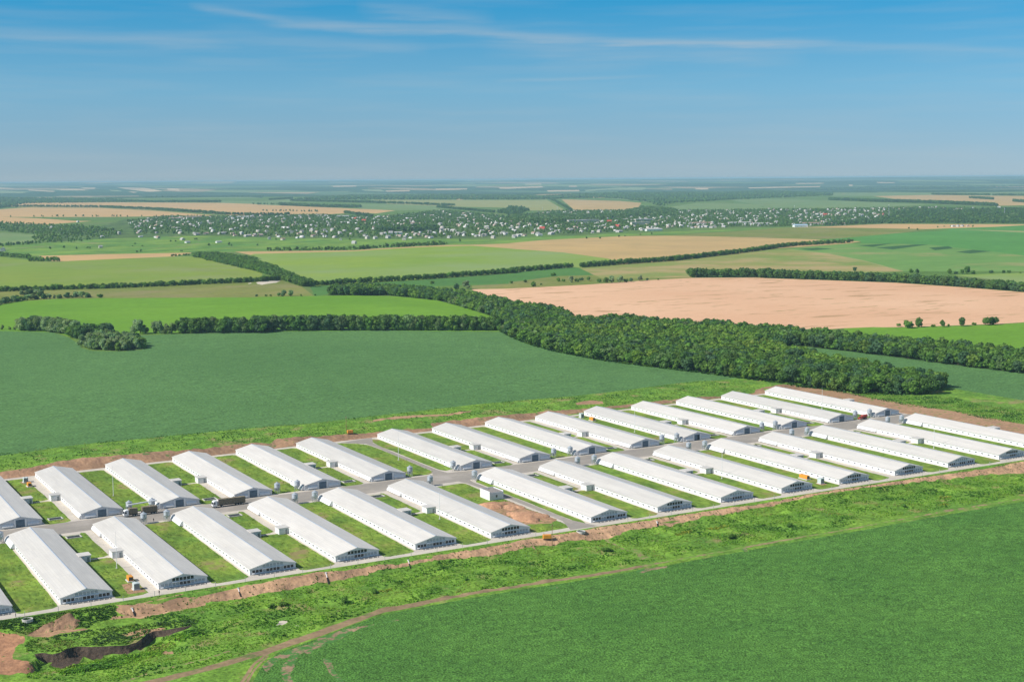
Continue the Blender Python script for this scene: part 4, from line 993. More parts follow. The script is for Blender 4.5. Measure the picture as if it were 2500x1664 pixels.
def crown(kind, n_cards, seed, sub=1, nl=9, cs=.095):
    """unit tree crown: height 1, radius about .36; lobes with a leafy shell. -> V, F (triangles)"""
    r_ = np.random.default_rng(seed)
    lob = []
    if kind == 'bush':
        for k in range(nl):
            a = r_.uniform(0, 6.28); rr = .36 * r_.random() ** .6
            lob.append((rr * math.cos(a), rr * math.sin(a), r_.uniform(.22, .62), r_.uniform(.20, .34)))
    elif kind == 'willow':
        for k in range(nl):
            a = r_.uniform(0, 6.28); rr = .30 * r_.random() ** .6; z = r_.uniform(.22, .82)
            lob.append((rr * math.cos(a) * (1.1 - .4 * z), rr * math.sin(a) * (1.1 - .4 * z), z, r_.uniform(.13, .22)))
    else:
        for k in range(nl):
            a = r_.uniform(0, 6.28); z = r_.uniform(.22, .80); wid = .30 * math.sin(min(1, max(.12, (z + .12))) * 2.6)
            rr = wid * r_.random() ** .5
            lob.append((rr * math.cos(a), rr * math.sin(a), z, r_.uniform(.15, .235)))
        lob.append((0, 0, .80, .19)); lob.append((0, 0, .45, .27))
    Vs, Fs, n = [], [], 0
    for (x, y, z, r) in lob:
        v = ICO_V[sub] * (r * .86) * (1 + .16 * r_.normal(0, 1, (len(ICO_V[sub]), 1)).clip(-1.5, 1.5))
        v = v * (1, 1, .92) + (x, y, z)
        v[:, 2] = np.maximum(v[:, 2], .015)
        Vs.append(v); Fs.append(ICO_F[sub] + n); n += len(v)
    if n_cards:
        w = np.array([l[3] ** 2 for l in lob]); L = np.array(lob)[r_.choice(len(lob), n_cards, p=w / w.sum())]
        d = r_.normal(0, 1, (n_cards, 3)); d[:, 2] += .25; d /= np.linalg.norm(d, axis=1)[:, None]
        c = L[:, :3] + d * L[:, 3:4] * r_.uniform(.80, 1.10, (n_cards, 1)); c[:, 2] = np.maximum(c[:, 2], .04)
        nn = d + r_.normal(0, .55, d.shape); nn /= np.linalg.norm(nn, axis=1)[:, None]
        u = np.cross(nn, r_.normal(0, 1, d.shape)); u /= np.linalg.norm(u, axis=1)[:, None] + 1e-9
        t = np.cross(nn, u)
        s = cs * r_.uniform(.55, 1.25, (n_cards, 1))
        s2 = s * r_.uniform(.6, 1, (n_cards, 1))
        a, b_, cc, dd = c - u * s - t * s2 * .3, c + t * s2 - nn * s * .25, c + u * s - t * s2 * .2, c - t * s2 - nn * s * .25
        V4 = np.stack([a, b_, cc, dd], 1).reshape(-1, 3); Vs.append(V4)
        k = n + 4 * np.arange(n_cards)[:, None]
        Fs.append(np.concatenate([k + [0, 3, 1], k + [1, 3, 2]], 1).reshape(-1, 3))
    return np.concatenate(Vs), np.concatenate(Fs)

NEARV = {'broad': [crown('broad', 640, 10 + k, nl=12, cs=.072) for k in range(6)], 'willow': [crown('willow', 640, 30 + k, nl=14, cs=.07) for k in range(3)], 'bush': [crown('bush', 300, 40 + k, nl=7) for k in range(3)]}
MIDV = {'broad': [crown('broad', 210, 110 + k, nl=7, cs=.105) for k in range(6)], 'willow': [crown('willow', 150, 130 + k, nl=8, cs=.12) for k in range(3)], 'bush': [crown('bush', 100, 140 + k, nl=5, cs=.13) for k in range(3)]}
LOWV = {'broad': [crown('broad', 22, 210 + k, nl=2, cs=.2) for k in range(6)], 'willow': [crown('willow', 22, 230 + k, nl=4, cs=.2) for k in range(3)], 'bush': [crown('bush', 14, 240 + k, nl=2, cs=.2) for k in range(3)]}
TINYV = {'broad': [(lambda r_: (np.concatenate([ICO_V[0][:] * (.38, .38, .42) * (1 + .18 * r_.normal(0, 1, (len(ICO_V[0]), 1))) + (0, 0, .52)]), ICO_F[0]))(np.random.default_rng(300 + k)) for k in range(6)]}
TINYV['willow'] = TINYV['bush'] = TINYV['broad']
ME_CR = {k: [np_mesh('crown', V, F, [M['leaf_o']]) for V, F in v] for k, v in NEARV.items()}
def trunk_mesh(seed):
    r_ = random.Random(seed); b = MB()
    b.tube((0, 0, -.06), (r_.uniform(-.02, .02), 0, .42), .026, 7, r2=.016)
    for k in range(5):
        a = k * 1.256 + r_.random(); b.tube((0, 0, .24 + .05 * k), (.22 * math.cos(a), .22 * math.sin(a), .46 + .07 * k), .012, 5, r2=.005)
    return b.mesh('trunk', M['bark'])
ME_TR = [trunk_mesh(k) for k in range(4)]
SPECIES = {'oak': (.125, .235, .050), 'dark': (.105, .203, .054), 'mid': (.155, .285, .054), 'light': (.195, .325, .054), 'blue': (.090, .178, .080), 'silver': (.28, .39, .20), 'sallow': (.19, .28, .11), 'yellow': (.22, .33, .07), 'dead': (.15, .13, .095)}
def jit_col(c, r_, a=.16):
    k = 1 + r_.uniform(-a, a); return tuple(max(.004, x * k * (1 + r_.uniform(-.07, .07))) for x in c)

TREES = []     # near trees waiting to be placed: (x, y, h, width factor, kind, colour, label, name, category, group)
RT_ = random.Random(21)
def tree_obj(x, y, h, wf, kind, col, lab, name, cat, grp):
    t = empty(name, (x, y, float(terr(x, y))), RT_.uniform(0, 6.28), lab, cat, grp)
    c = put('crown', RT_.choice(ME_CR[kind]), t, (0, 0, 0), 0, (h * wf, h * wf * RT_.uniform(.88, 1.12), h)); c.color = (*col, 1)
    put('trunk' if kind != 'bush' else 'stem', RT_.choice(ME_TR), t, (0, 0, 0), 0, (h, h, h))

def mass(name, lab, pts, var, cat='wood', mat='leaf_s'):
    """many trees as one object. pts: (x, y, h, wf, kind, colour)"""
    by = {}
    for p in pts: by.setdefault(p[4], []).append(p)
    Vs, Fs, Ts, n = [], [], [], 0
    for kind, L in by.items():
        vs = var[kind]; pick = rng.integers(0, len(vs), len(L))
        A = np.array([p[:4] for p in L]); Cc = np.array([p[5] for p in L])
        Z = terr(A[:, 0], A[:, 1])
        for k, (V, F) in enumerate(vs):
            s = pick == k
            if not s.any(): continue
            a = A[s]; ang = rng.uniform(0, 6.28, len(a)); ca, sa = np.cos(ang)[:, None], np.sin(ang)[:, None]
            w = (a[:, 2] * a[:, 3])[:, None]
            X = (V[:, 0] * ca - V[:, 1] * sa) * w + a[:, :1]; Y = (V[:, 0] * sa + V[:, 1] * ca) * w + a[:, 1:2]; ZZ = V[:, 2] * a[:, 2:3] + Z[s][:, None] - .1
            Vs.append(np.stack([X, Y, ZZ], -1).reshape(-1, 3))
            Fs.append((F[None] + (np.arange(len(a)) * len(V))[:, None, None] + n).reshape(-1, 3)); n += len(a) * len(V)
            Ts.append(np.repeat(Cc[s], len(V), axis=0))
    if not Vs: return
    me = np_mesh(name, np.concatenate(Vs), np.concatenate(Fs), [M[mat]], np.concatenate(Ts))
    tag(put(name, me), lab, cat, kind='stuff')

def scatter(poly, sp, h, kinds, r_, wf=(.85, 1.15), keep=1.0):
    """jittered grid of trees in a ground polygon; kinds: list of (kind, species, weight)"""
    x0, y0 = poly.min(0); x1, y1 = poly.max(0)
    gx, gy = np.meshgrid(np.arange(x0, x1 + sp, sp), np.arange(y0, y1 + sp, sp))
    gx = gx + (np.arange(gx.shape[0]) % 2)[:, None] * sp / 2
    gx = gx.ravel() + rng.uniform(-.38, .38, gx.size) * sp; gy = gy.ravel() + rng.uniform(-.38, .38, gy.size) * sp
    m = inside(poly, gx, gy) & (rng.random(gx.size) < keep)
    out = []
    for x, y in zip(gx[m], gy[m]):
        k = r_.choices(kinds, [q[2] for q in kinds])[0]
        out.append((float(x), float(y), r_.uniform(*h), r_.uniform(*wf), k[0], jit_col(SPECIES[k[1]], r_)))
    return out

def belt(line, depth, sp, h, kinds, r_, gap=0.0, wf=(1.0, 1.4)):
    """a tree belt standing behind a ground line (away from the camera)"""
    L = dens(np.asarray(line), sp, False); out = []
    rows = max(1, int(round(depth / sp)))
    for p in L:
        v = p - CAM[:2]; v = v / np.linalg.norm(v)
        for k in range(rows):
            if r_.random() < gap: continue
            q = p + v * (sp * .5 + k * sp) + np.array([r_.uniform(-.4, .4), r_.uniform(-.4, .4)]) * sp
            s = r_.choices(kinds, [z[2] for z in kinds])[0]
            out.append((float(q[0]), float(q[1]), r_.uniform(*h), r_.uniform(*wf), s[0], jit_col(SPECIES[s[1]], r_)))
    return out

r1 = random.Random(3)
WOODK = [('broad', 'oak', 3), ('broad', 'mid', 3), ('broad', 'dark', 2), ('broad', 'blue', 2), ('broad', 'light', .5), ('willow', 'sallow', .4)]
near_wood = scatter(FOREST[0], 5.2, (7, 12), WOODK, r1, (.9, 1.5))
# the middle of the wood is lighter, younger growth
LITE = g("R5 480,440 900,430 1500,400 2000,430 2356,420 R6 300,400 800,450 1100,560 900,600 400,520 0,480 R5 1800,560 1200,520 700,500")
nw = []
for p in near_wood:
    if inside(LITE, np.array([p[0]]), np.array([p[1]]))[0] and r1.random() < .62:
        p = p[:5] + (jit_col(SPECIES[r1.choice(['light', 'light', 'mid', 'yellow', 'light'])], r1),)
    nw.append(p)
# single big trees at the tip and edge of the wood
row = []
row += belt(gline("A1 1640,1446 2356,1444 A2 0,1428 800,1424"), 9, 4.6, (11, 15.5), [('broad', 'oak', 2), ('broad', 'dark', 3), ('broad', 'sallow', 1.5), ('broad', 'blue', 2)], r1, 0, (.95, 1.3))
row += belt(gline("A2 870,1423 2200,1424"), 9, 4.6, (12, 15.5), [('broad', 'oak', 2), ('broad', 'dark', 3), ('broad', 'sallow', 2), ('broad', 'mid', 1)], r1, 0, (.8, 1.1))
willow = belt(gline("A1 190,1425 420,1432 660,1462"), 14, 5.2, (10.5, 15), [('willow', 'silver', 3), ('willow', 'sallow', 2), ('broad', 'blue', 2)], r1)
willow += belt(gline("A1 640,1490 760,1500 960,1480"), 14, 5.5, (9, 13.5), [('broad', 'blue', 2), ('broad', 'dark', 3), ('broad', 'mid', 1)], r1)
ISLE = g("L7 725,610 830,642 1100,648 1280,632 1305,605 1150,560 1000,540 830,560")
isle = scatter(ISLE, 5.0, (6.5, 11.5), [('willow', 'silver', 4), ('willow', 'sallow', 2), ('bush', 'mid', 1.5), ('broad', 'blue', 1)], r1)
W3 = ground(px("A1 1215,1452 1260,1455 1300,1452 1395,1450 1440,1452 1490,1453 1545,1450 20,1415 90,1418 130,1420"))
for k, p in enumerate(W3):
    h = (14, 14.5, 9, 12.5, 13, 10, 11, 5, 4, 4)[k]
    willow.append((p[0], p[1], h, r1.uniform(.9, 1.2), 'willow', jit_col(SPECIES['silver' if k in (0, 1, 3, 4) else 'sallow'], r1)))
for p in row: TREES.append(p + ('dark broadleaf tree in the long row between the bright and the blue green fields', 'broadleaf_tree', 'tree', 'trees in the row between the two fields'))
for p in willow: TREES.append(p + ('silvery or dark field tree in the loose group left of the long tree row', 'field_tree', 'tree', 'trees of the loose group by the soybean field'))
for p in isle: TREES.append(p + ('low silvery willow on the tree island jutting into the soybean field', 'willow_tree', 'tree', 'willows of the tree island'))
# single trees that stand alone, each with its own description
LONE = [("A4 1230,1388", 3.5, 1.2, 'bush', 'mid', 'low round bush at the end of the tree line under the wheat'), ("A4 1312,1400", 9, 1.25, 'bush', 'mid', 'broad bushy tree between the wheat and the bright green field'),
        ("A4 1412,1392", 9.5, .95, 'broad', 'oak', 'round crowned tree next to the broad bushy one under the wheat'), ("A4 1540,1390", 3, 1.6, 'bush', 'light', 'flat pale bush under the wheat between two tree pairs'),
        ("A4 1622,1390", 7, .95, 'broad', 'oak', 'middle small tree of the line under the wheat'), ("A4 1680,1385", 2.5, 1.2, 'bush', 'mid', 'tiny bush beside the middle small tree under the wheat'),
        ("A4 1796,1386", 9, .9, 'broad', 'dark', 'tall narrow dark tree under the wheat'), ("A4 1906,1376", 3.2, 1.2, 'bush', 'mid', 'small round bush beside the big clump under the wheat'),
        ("A4 2010,1372", 8, 1.2, 'bush', 'oak', 'sloping lower half of the big dark clump under the wheat'), ("A4 2080,1371", 10, 1.15, 'bush', 'dark', 'highest dome of the big dark clump under the wheat')]
P_ = ground(np.concatenate([px(l[0]) for l in LONE]))
for (s, h, wf, kd, sp, lab), p in zip(LONE, P_):
    tree_obj(p[0], p[1], h, wf, kd, SPECIES[sp], lab, 'bush' if kd == 'bush' and h < 5 else 'lone_tree', 'bush' if kd == 'bush' and h < 5 else 'tree', 'trees and bushes under the wheat field')
TIP = ground(px("R6 1600,745 1530,748 1450,750 1640,715"))
for k, p in enumerate(TIP):
    tree_obj(p[0], p[1], (13, 11, 10, 11)[k], 1.15, 'broad', SPECIES[('dark', 'oak', 'mid', 'blue')[k]], ('last big dark tree at the very tip of the wood by the farm', 'dark green tree second from the tip of the wood', 'mid green tree third from the tip of the wood', 'bluish tree behind the last tree at the tip of the wood')[k], 'broadleaf_tree', 'tree', 'trees at the tip of the wood')
for p in nw: TREES.append(p + ('broadleaf tree in the closed canopy of the dense wood behind the barns', 'broadleaf_tree', 'tree', 'trees of the dense wood behind the barns'))
d_ = [math.hypot(p[0] - CAM[0], p[1] - CAM[1]) / p[2] for p in TREES]
# trees that lie well outside the frame stay in the mass
def frame_px(x, y):
    v = np.array([x, y, 10.0]) - CAM; z = v @ FW; return 1250 + FPX * (v @ RT) / z
infr = [-20 < frame_px(p[0], p[1]) < 2520 for p in TREES]
order = sorted(range(len(TREES)), key=lambda k: d_[k] if infr[k] else 1e9)
N_IND = 286
rest = {}
for n, k in enumerate(order):
    p = TREES[k]
    if n < N_IND: tree_obj(*p)
    else: rest.setdefault(p[6], []).append(p[:6])
for lab, L in rest.items():
    nm = 'wood' if 'wood' in lab else 'trees'
    mass(nm, ('remaining closed canopy of the dense wood behind the barns' if nm == 'wood' else 'rest of the ' + ('tree row between the two fields' if 'row' in lab.split()[4:8] else 'silvery trees by the soybean field')), L, {k: MIDV[k] for k in MIDV} if nm == 'wood' else NEARV)
print('near trees', len(TREES), 'individual', N_IND)

# middle distance belts and bushes
HK = [('broad', 'oak', 3), ('broad', 'dark', 2), ('broad', 'mid', 2), ('bush', 'mid', 1)]
WK = [('willow', 'silver', 2), ('willow', 'sallow', 1), ('broad', 'blue', 2), ('bush', 'mid', 1)]
mass('tree_belt', 'thin dark hedge under the yellow green field at the left', belt(gline("A1 -300,1085 0,1076 440,1060 1040,1044 1500,1024 2356,984 A2 220,966"), 9, 4.5, (4.5, 8), HK, r1, .02, (1.2, 1.7)), MIDV, 'tree belt')
mass('bushes', 'silvery bushes along the bottom of the olive pasture', belt(gline("A1 -300,1250 0,1190 150,1160 350,1142 500,1140 660,1130 880,1130"), 10, 6, (4, 8), WK, r1, .18) + belt(gline("A1 200,1110 380,1100"), 10, 6, (5, 8), WK, r1), MIDV, 'bushes')
T5 = g("A1 1740,764 1800,777 2100,847 2356,905 A2 230,962 430,1030 540,1030 430,985 300,935 180,872 0,820 A1 2300,805 1950,752 1800,752")
mass('tree_belt', 'broad diagonal tree belt between the two light green fields', scatter(T5, 6.5, (7.5, 10.5), HK, r1, (.95, 1.3)) + belt(gline("A1 1540,758 1740,745"), 6, 6, (3, 5), HK, r1), MIDV, 'tree belt')
mass('tree_belt', 'long dark hedge under the big light green field', belt(gline("A2 570,1021 1500,967 2356,905 A3 0,905 568,857"), 9, 5.5, (6, 8.5), HK, r1), MIDV, 'tree belt')
mass('tree_belt', 'long dark belt rising right below the great tan field', belt(gline("A3 660,857 1000,831 1500,796 2060,732"), 10, 5.5, (6.5, 9.5), HK, r1) + belt(gline("A3 2085,727 2356,693 A4 0,698 300,663 800,634"), 10, 5.5, (6.5, 9), HK, r1), MIDV, 'tree belt')
mass('tree_belt', 'dark tree belt along the top edge of the wheat field', belt(gline("A3 1658,946 2356,944 A4 0,950 600,970 1200,992 1800,1032 2356,1077 3000,1130"), 14, 6, (10, 13.5), [('broad', 'dark', 3), ('broad', 'oak', 2), ('broad', 'blue', 1)], r1), MIDV, 'tree belt')
mass('tree_belt', 'dark wood strip behind the bright green field', scatter(g("A2 690,1104 1200,1107 1500,1135 1500,1090 1000,1067 700,1087"), 6.3, (9, 11.5), WOODK, r1, (.95, 1.25)), MIDV, 'tree belt')
BUSH = [("A3 30,1000", 4), ("A3 155,992", 5), ("A3 230,1028", 7), ("A3 300,1015", 3), ("A3 410,938", 6), ("A3 450,982", 6), ("A3 500,985", 5), ("A3 570,992", 9), ("A3 620,990", 6), ("A3 660,978", 5), ("A3 720,975", 6), ("A3 820,990", 6), ("A3 880,998", 8), ("A3 930,995", 10), ("A3 1010,992", 10),
        ("A3 1060,990", 6), ("A3 1110,985", 6), ("A3 1185,978", 9), ("A3 1255,975", 4), ("A3 1350,970", 3), ("A2 1600,1005", 5), ("A2 1820,1052", 8), ("A2 1910,1054", 12), ("A2 265,1115", 8), ("A2 330,1115", 8), ("A2 220,1116", 5), ("A2 420,1114", 3), ("A2 150,1115", 2.5), ("A2 110,1116", 3), ("A2 25,1117", 3), ("A2 550,1110", 2.5),
        ("A4 835,895", 7), ("A4 1340,910", 7), ("A4 1395,910", 7), ("A4 1685,916", 8), ("A4 1745,918", 5), ("A4 1800,916", 7), ("A4 1842,914", 11), ("A4 1900,916", 6), ("A4 2060,910", 5), ("A4 2170,907", 5), ("A4 2220,906", 5), ("A4 2320,910", 3)]
BP = ground(np.concatenate([px(b[0]) for b in BUSH]))
for k, ((s, h), p) in enumerate(zip(BUSH, BP)):
    sil = k in (7, 13, 14, 17, 22, 23, 24)
    wh = 'in the scrub hollow above the wheat' if k < 21 else 'beside the wood strip' if k < 23 else 'at the foot of the olive pasture' if k < 31 else 'beyond the dark belt at the top of the wheat'
    nm = 'field_bush' if h < 7.5 else 'field_tree'
    lab = f"{'silvery' if sil else 'dark green'} {'bush' if h < 7.5 else 'tree'} standing loose {wh}"
    tree_obj(p[0], p[1], h, 1.15, 'willow' if sil else 'bush' if h < 7 else 'broad', jit_col(SPECIES['silver' if sil else r1.choice(['oak', 'mid', 'blue'])], r1), lab, nm, 'bush' if h < 7.5 else 'tree', f"{'silvery' if sil else 'dark'} {'bushes' if h < 7.5 else 'trees'} {wh}")

# far belts and woods, each a mass of small trees
FK = [('broad', 'dark', 3), ('broad', 'blue', 2), ('broad', 'oak', 1)]
mass('tree_belt', 'long dark belt between the tan fields at the far left', belt(gline("A1 -400,330 250,312 900,318 1400,340 2040,386 2356,392 A2 300,388"), 50, 15, (9, 14), FK, r1), LOWV, 'tree belt')
mass('tree_belt', 'spaced trees along the road between the tan fields', belt(gline("A1 60,403 1440,402"), 8, 26, (6, 11), FK, r1, .35), LOWV, 'trees')
mass('tree_belt', 'short dark wood strips among the fields beyond the village', belt(gline("A1 1310,273 1970,273"), 120, 24, (13, 17), FK, r1) + belt(gline("A2 230,300 600,317 950,323"), 120, 24, (13, 18), FK, r1) + belt(gline("A2 340,262 1000,276 1790,306"), 70, 22, (12, 16), FK, r1)
     + belt(gline("A2 140,252 340,242"), 90, 24, (12, 15), FK, r1) + belt(gline("A2 0,292 200,292"), 60, 24, (8, 12), FK, r1) + belt(gline("A2 80,352 580,357"), 25, 20, (7, 11), FK, r1) + belt(gline("A2 820,370 1060,407"), 60, 18, (9, 13), FK, r1) + belt(gline("A2 1650,320 2150,367"), 60, 20, (9, 13), FK, r1)
     + belt(gline("A1 1310,228 2356,222"), 60, 28, (9, 14), FK, r1, .2) + belt(gline("A3 370,240 440,270 560,343"), 60, 16, (7, 10), FK, r1) + belt(gline("A4 1530,205 2356,214"), 130, 26, (11, 15), FK, r1) + belt(gline("A4 1880,237 2080,249"), 80, 22, (12, 16), FK, r1) + belt(gline("A4 2260,268 2356,275"), 80, 22, (12, 16), FK, r1), LOWV, 'tree belt')
mass('tree_belt', 'long dark belt before the tan field at the far right', belt(gline("A4 610,252 1000,268 1500,281 2100,308"), 130, 20, (13, 18), FK, r1), LOWV, 'tree belt')
FW1 = g("A1 -500,330 0,328 240,285 1290,270 1290,264 1000,250 700,240 0,235 -500,240")
mass('wood', 'dark blue wood beyond the tan fields at the far left', scatter(FW1, 34, (12, 18), FK, r1, keep=.9), TINYV)
FW2 = g("A2 340,252 1590,250 2356,250 A3 350,247 350,225 A2 2160,213 1600,208 900,215 650,228")
FW3 = g("A3 350,247 500,242 870,234 1000,242 1300,278 1310,305 1400,312 1500,282 2000,252 2356,237 A4 0,240 640,212 640,202 0,172 A3 2000,190 1000,190 600,205 350,222")
FW4 = g("A4 -100,155 0,152 600,167 1200,157 2356,137 2900,130 2900,120 2356,125 1200,132 600,148")
mass('wood', 'long dark blue wood across the plain beyond the village', scatter(FW2, 40, (13, 20), FK, r1), TINYV)
mass('wood', 'wooded hills behind the middle of the village', scatter(FW3, 36, (13, 20), FK, r1), TINYV)
mass('wood', 'dark wood line on the horizon at the right', scatter(FW4, 70, (14, 22), FK, r1), TINYV)
W5 = g("A1 -500,462 0,460 200,462 470,482 700,482 860,502 1100,545 1000,590 600,640 330,642 280,590 350,562 0,532 -500,530")
mass('wood', 'dark wood and gardens at the left end of the village', scatter(W5, 14, (4, 9.5), [('broad', 'oak', 3), ('broad', 'mid', 3), ('broad', 'light', 1.5), ('willow', 'sallow', 1.5)], r1, (.9, 1.4), .48) + belt(gline("A1 -300,675 0,668 320,645"), 20, 9, (6, 9), FK, r1) + belt(gline("A1 -300,748 0,755 260,776"), 24, 8, (6, 9), HK, r1) + belt(gline("A1 270,803 520,805"), 24, 7, (6, 10), HK, r1), LOWV)
W6 = g("A4 1150,400 1300,335 1700,350 2356,335 2900,330 2900,465 1900,462 1100,464 560,488 600,470 900,445")
mass('wood', 'dark wood at the right end of the village', scatter(W6, 17, (8, 13), [('broad', 'dark', 3), ('broad', 'oak', 2), ('broad', 'blue', 2), ('willow', 'sallow', .6)], r1, (.9, 1.3), .92), LOWV)
W7 = g("A3 1170,340 1200,320 1500,345 1560,400 1150,405 700,440 200,475 0,440 0,400 400,395 800,400")
W8 = g("A2 1090,545 1370,540 1660,530 1640,505 1380,505 1100,520")
mass('wood', 'groves between the houses in the middle of the village', scatter(W7, 15, (9, 15), [('broad', 'dark', 2), ('broad', 'oak', 2), ('willow', 'sallow', 1.6)], r1, (.9, 1.3), .9) + scatter(W8, 12, (11, 14), FK, r1) + scatter(g("A2 2170,367 2356,397 A3 200,342 100,325 0,318 A2 2300,335"), 20, (10, 15), FK, r1), LOWV)
mass('tree_belt', 'dark hedge between the garden strips and the light green field', belt(gline("A2 130,712 900,701 1080,686 1720,654"), 14, 7, (5, 10), HK, r1, .05), LOWV, 'tree belt')

# ------------------------------------------------------------------ the village
VILL = g("A1 1150,440 1500,400 2100,400 A2 0,395 580,385 1060,410 1400,375 1700,345 2200,390 A3 0,405 400,350 1160,345 A3 1800,345 2356,338 A4 0,335 500,335 1500,315 1900,325 1700,350 1300,335 1150,400 900,440 560,480 200,490 0,490 A3 2356,485 1500,505 900,540 600,560 200,550 0,570 A2 2200,580 1600,590 1000,590 500,590 0,590 A1 2356,585 1900,560 1200,560")
vt = scatter(VILL, 18, (4.5, 8.5), [('broad', 'dark', 1.5), ('broad', 'oak', 3), ('broad', 'mid', 2.5), ('bush', 'mid', 1), ('willow', 'sallow', 1)], r1, (.9, 1.4), .72)
HV = []
def house_mesh(w, l, h, rh, wall, roof, nm='house'):
    b = MB()
    b.box(-w / 2, w / 2, -l / 2, l / 2, -1, h, 0)
    b.prism([(-w / 2 - .4, h + .003), (0, h + rh), (w / 2 + .4, h + .003)], -l / 2 - .4, l / 2 + .4, 'y', 1)
    b.box(w * .15, w * .15 + .6, l * .2, l * .2 + .6, h + rh * .3, h + rh + .7, 0)
    for k in (-1, 0, 1):
        b.box(-w / 2 - .03, -w / 2 - .003, l * .28 * k - .5, l * .28 * k + .5, .9, 2.1, 2)
        b.box(w * .27 * k - .5, w * .27 * k + .5, -l / 2 - .03, -l / 2 - .003, .9, 2.1, 2)
    return b.mesh(nm, wall, roof, M['pane_dark'])
M['rgrey'] = plain('grey_slate_roof', (.36, .345, .33), .7, .2, .1, .3); M['rwhite'] = plain('pale_sheet_roof', (.50, .48, .45), .6, .2, .06, .3); M['rred'] = plain('red_roof', (.50, .085, .06), .6, .2, .1, .3); M['rbrown'] = plain('pinkish_roof', (.46, .30, .24), .7, .2, .1, .3)
M['cream'] = plain('cream_wall', (.62, .57, .49), .8, .2, .05, .3); M['brick'] = plain('brick_wall', (.45, .22, .16), .8, .2, .1, .3); M['rblue'] = plain('blue_sheet_roof', (.42, .56, .68), .5, .2, .05, .3)
M['hwall'] = plain('limewashed_wall', (.56, .54, .505), .8, .2, .05, .3)
HM = [house_mesh(9, 12, 3.4, 2.8, M['hwall'], M['rgrey']), house_mesh(10, 13, 3.6, 3.2, M['hwall'], M['rwhite']), house_mesh(9, 11, 5.5, 3.0, M['cream'], M['rgrey']), house_mesh(8, 11, 3.2, 2.6, M['cream'], M['rbrown']), house_mesh(7, 15, 3.0, 2.2, M['white'], M['rwhite']), house_mesh(10, 12, 5.8, 3.4, M['hwall'], M['rwhite'])]
HRED = house_mesh(11, 14, 4.5, 4.0, M['brick'], M['rred']); HLONG = house_mesh(12, 46, 4.5, 2.4, M['white'], M['rwhite']); HFLAT = house_mesh(14, 60, 9.0, .5, M['cream'], M['rwhite']); HTAN = house_mesh(12, 60, 5, 2.0, M['cream'], M['rbrown']); HBLUE = house_mesh(16, 40, 5.5, 2.6, M['white'], M['rblue'])
HXY = []
def house(P, me, rz, sc, lab, grp, nm='house', cat='house'):
    x, y = P
    o = put(nm, me, None, (x, y, float(terr(x, y))), rz, (sc, sc, sc)); tag(o, lab, cat, grp); HXY.append((x, y)); return o
FRONT = px("A2 140,605 225,585 260,610 390,595 530,580 560,570 640,582 775,560 780,610 900,645 1020,600 1000,575 1090,600 1150,562 1180,560 1230,552 1205,594 1310,580 1290,576 1350,612 1410,595 1470,570 1450,572 1530,577 1590,592 1575,550 1680,528 1700,524 1740,526 1790,534 1755,594 1890,552 1835,565 2000,580 2030,578 2060,580 2050,546 2120,537 2170,556 2150,596 2240,550 2260,555 2330,515 2340,588 400,558 300,555 200,552 330,548 60,575 10,575 90,550 120,548 430,545 520,540 630,530 A1 2110,574 2170,562 2210,580 2240,575 2285,576 2340,574 1980,558 1860,556 1840,558 1780,562 1765,565 2020,556 1420,595 1640,611 1685,636 1965,635 905,682 25,712 925,584 1070,560 1265,584 700,450 470,506 565,526 1250,540 1380,530 1600,515 1440,470 1400,590")
FRONT = np.concatenate([FRONT, px("A3 60,590 90,580 120,572 150,575 230,556 250,528 285,572 270,568 385,562 400,560 390,522 430,538 460,535 530,525 550,520 570,532 590,528 620,508 660,524 680,530 700,528 760,550 820,542 880,508 900,515 440,490 1010,540 990,542 1210,526 1250,520 1280,516 1300,500 1330,508 1050,516 1080,508 1450,496 1480,490 1500,478 1660,506 1690,500 1720,502 1750,498 1780,498 1940,496 1830,502 1860,500 1410,450 1540,470 1560,480 1590,475 1640,470 1900,470 1930,478 2180,480 30,510 80,530 60,540 A4 25,474 60,470 120,414 330,405 400,380 400,410 540,392 700,390 740,384 1000,374 1180,384 900,395 250,400 300,408 350,395 460,395 500,388 620,390 820,392 920,340 960,352 1000,337 1060,347 1100,342 1180,332 1240,337 1420,327 1500,332 1560,337 1620,349 1720,352 1900,327 2130,320 1050,392 1010,374 940,367 880,345 840,350 780,352 720,358 660,360 1300,330 1350,326 1800,490 1850,490 1760,492 1720,490")])
FP = ground(FRONT)
for k, p in enumerate(FP):
    open_ = k < 60
    house(p, r1.choice(HM), r1.choice([.2, .5, 1.7, 2.0, -.4]) + r1.uniform(-.2, .2), r1.uniform(.7, .98), 'small pale house along the near edge of the village', 'pale houses along the near edge of the village')
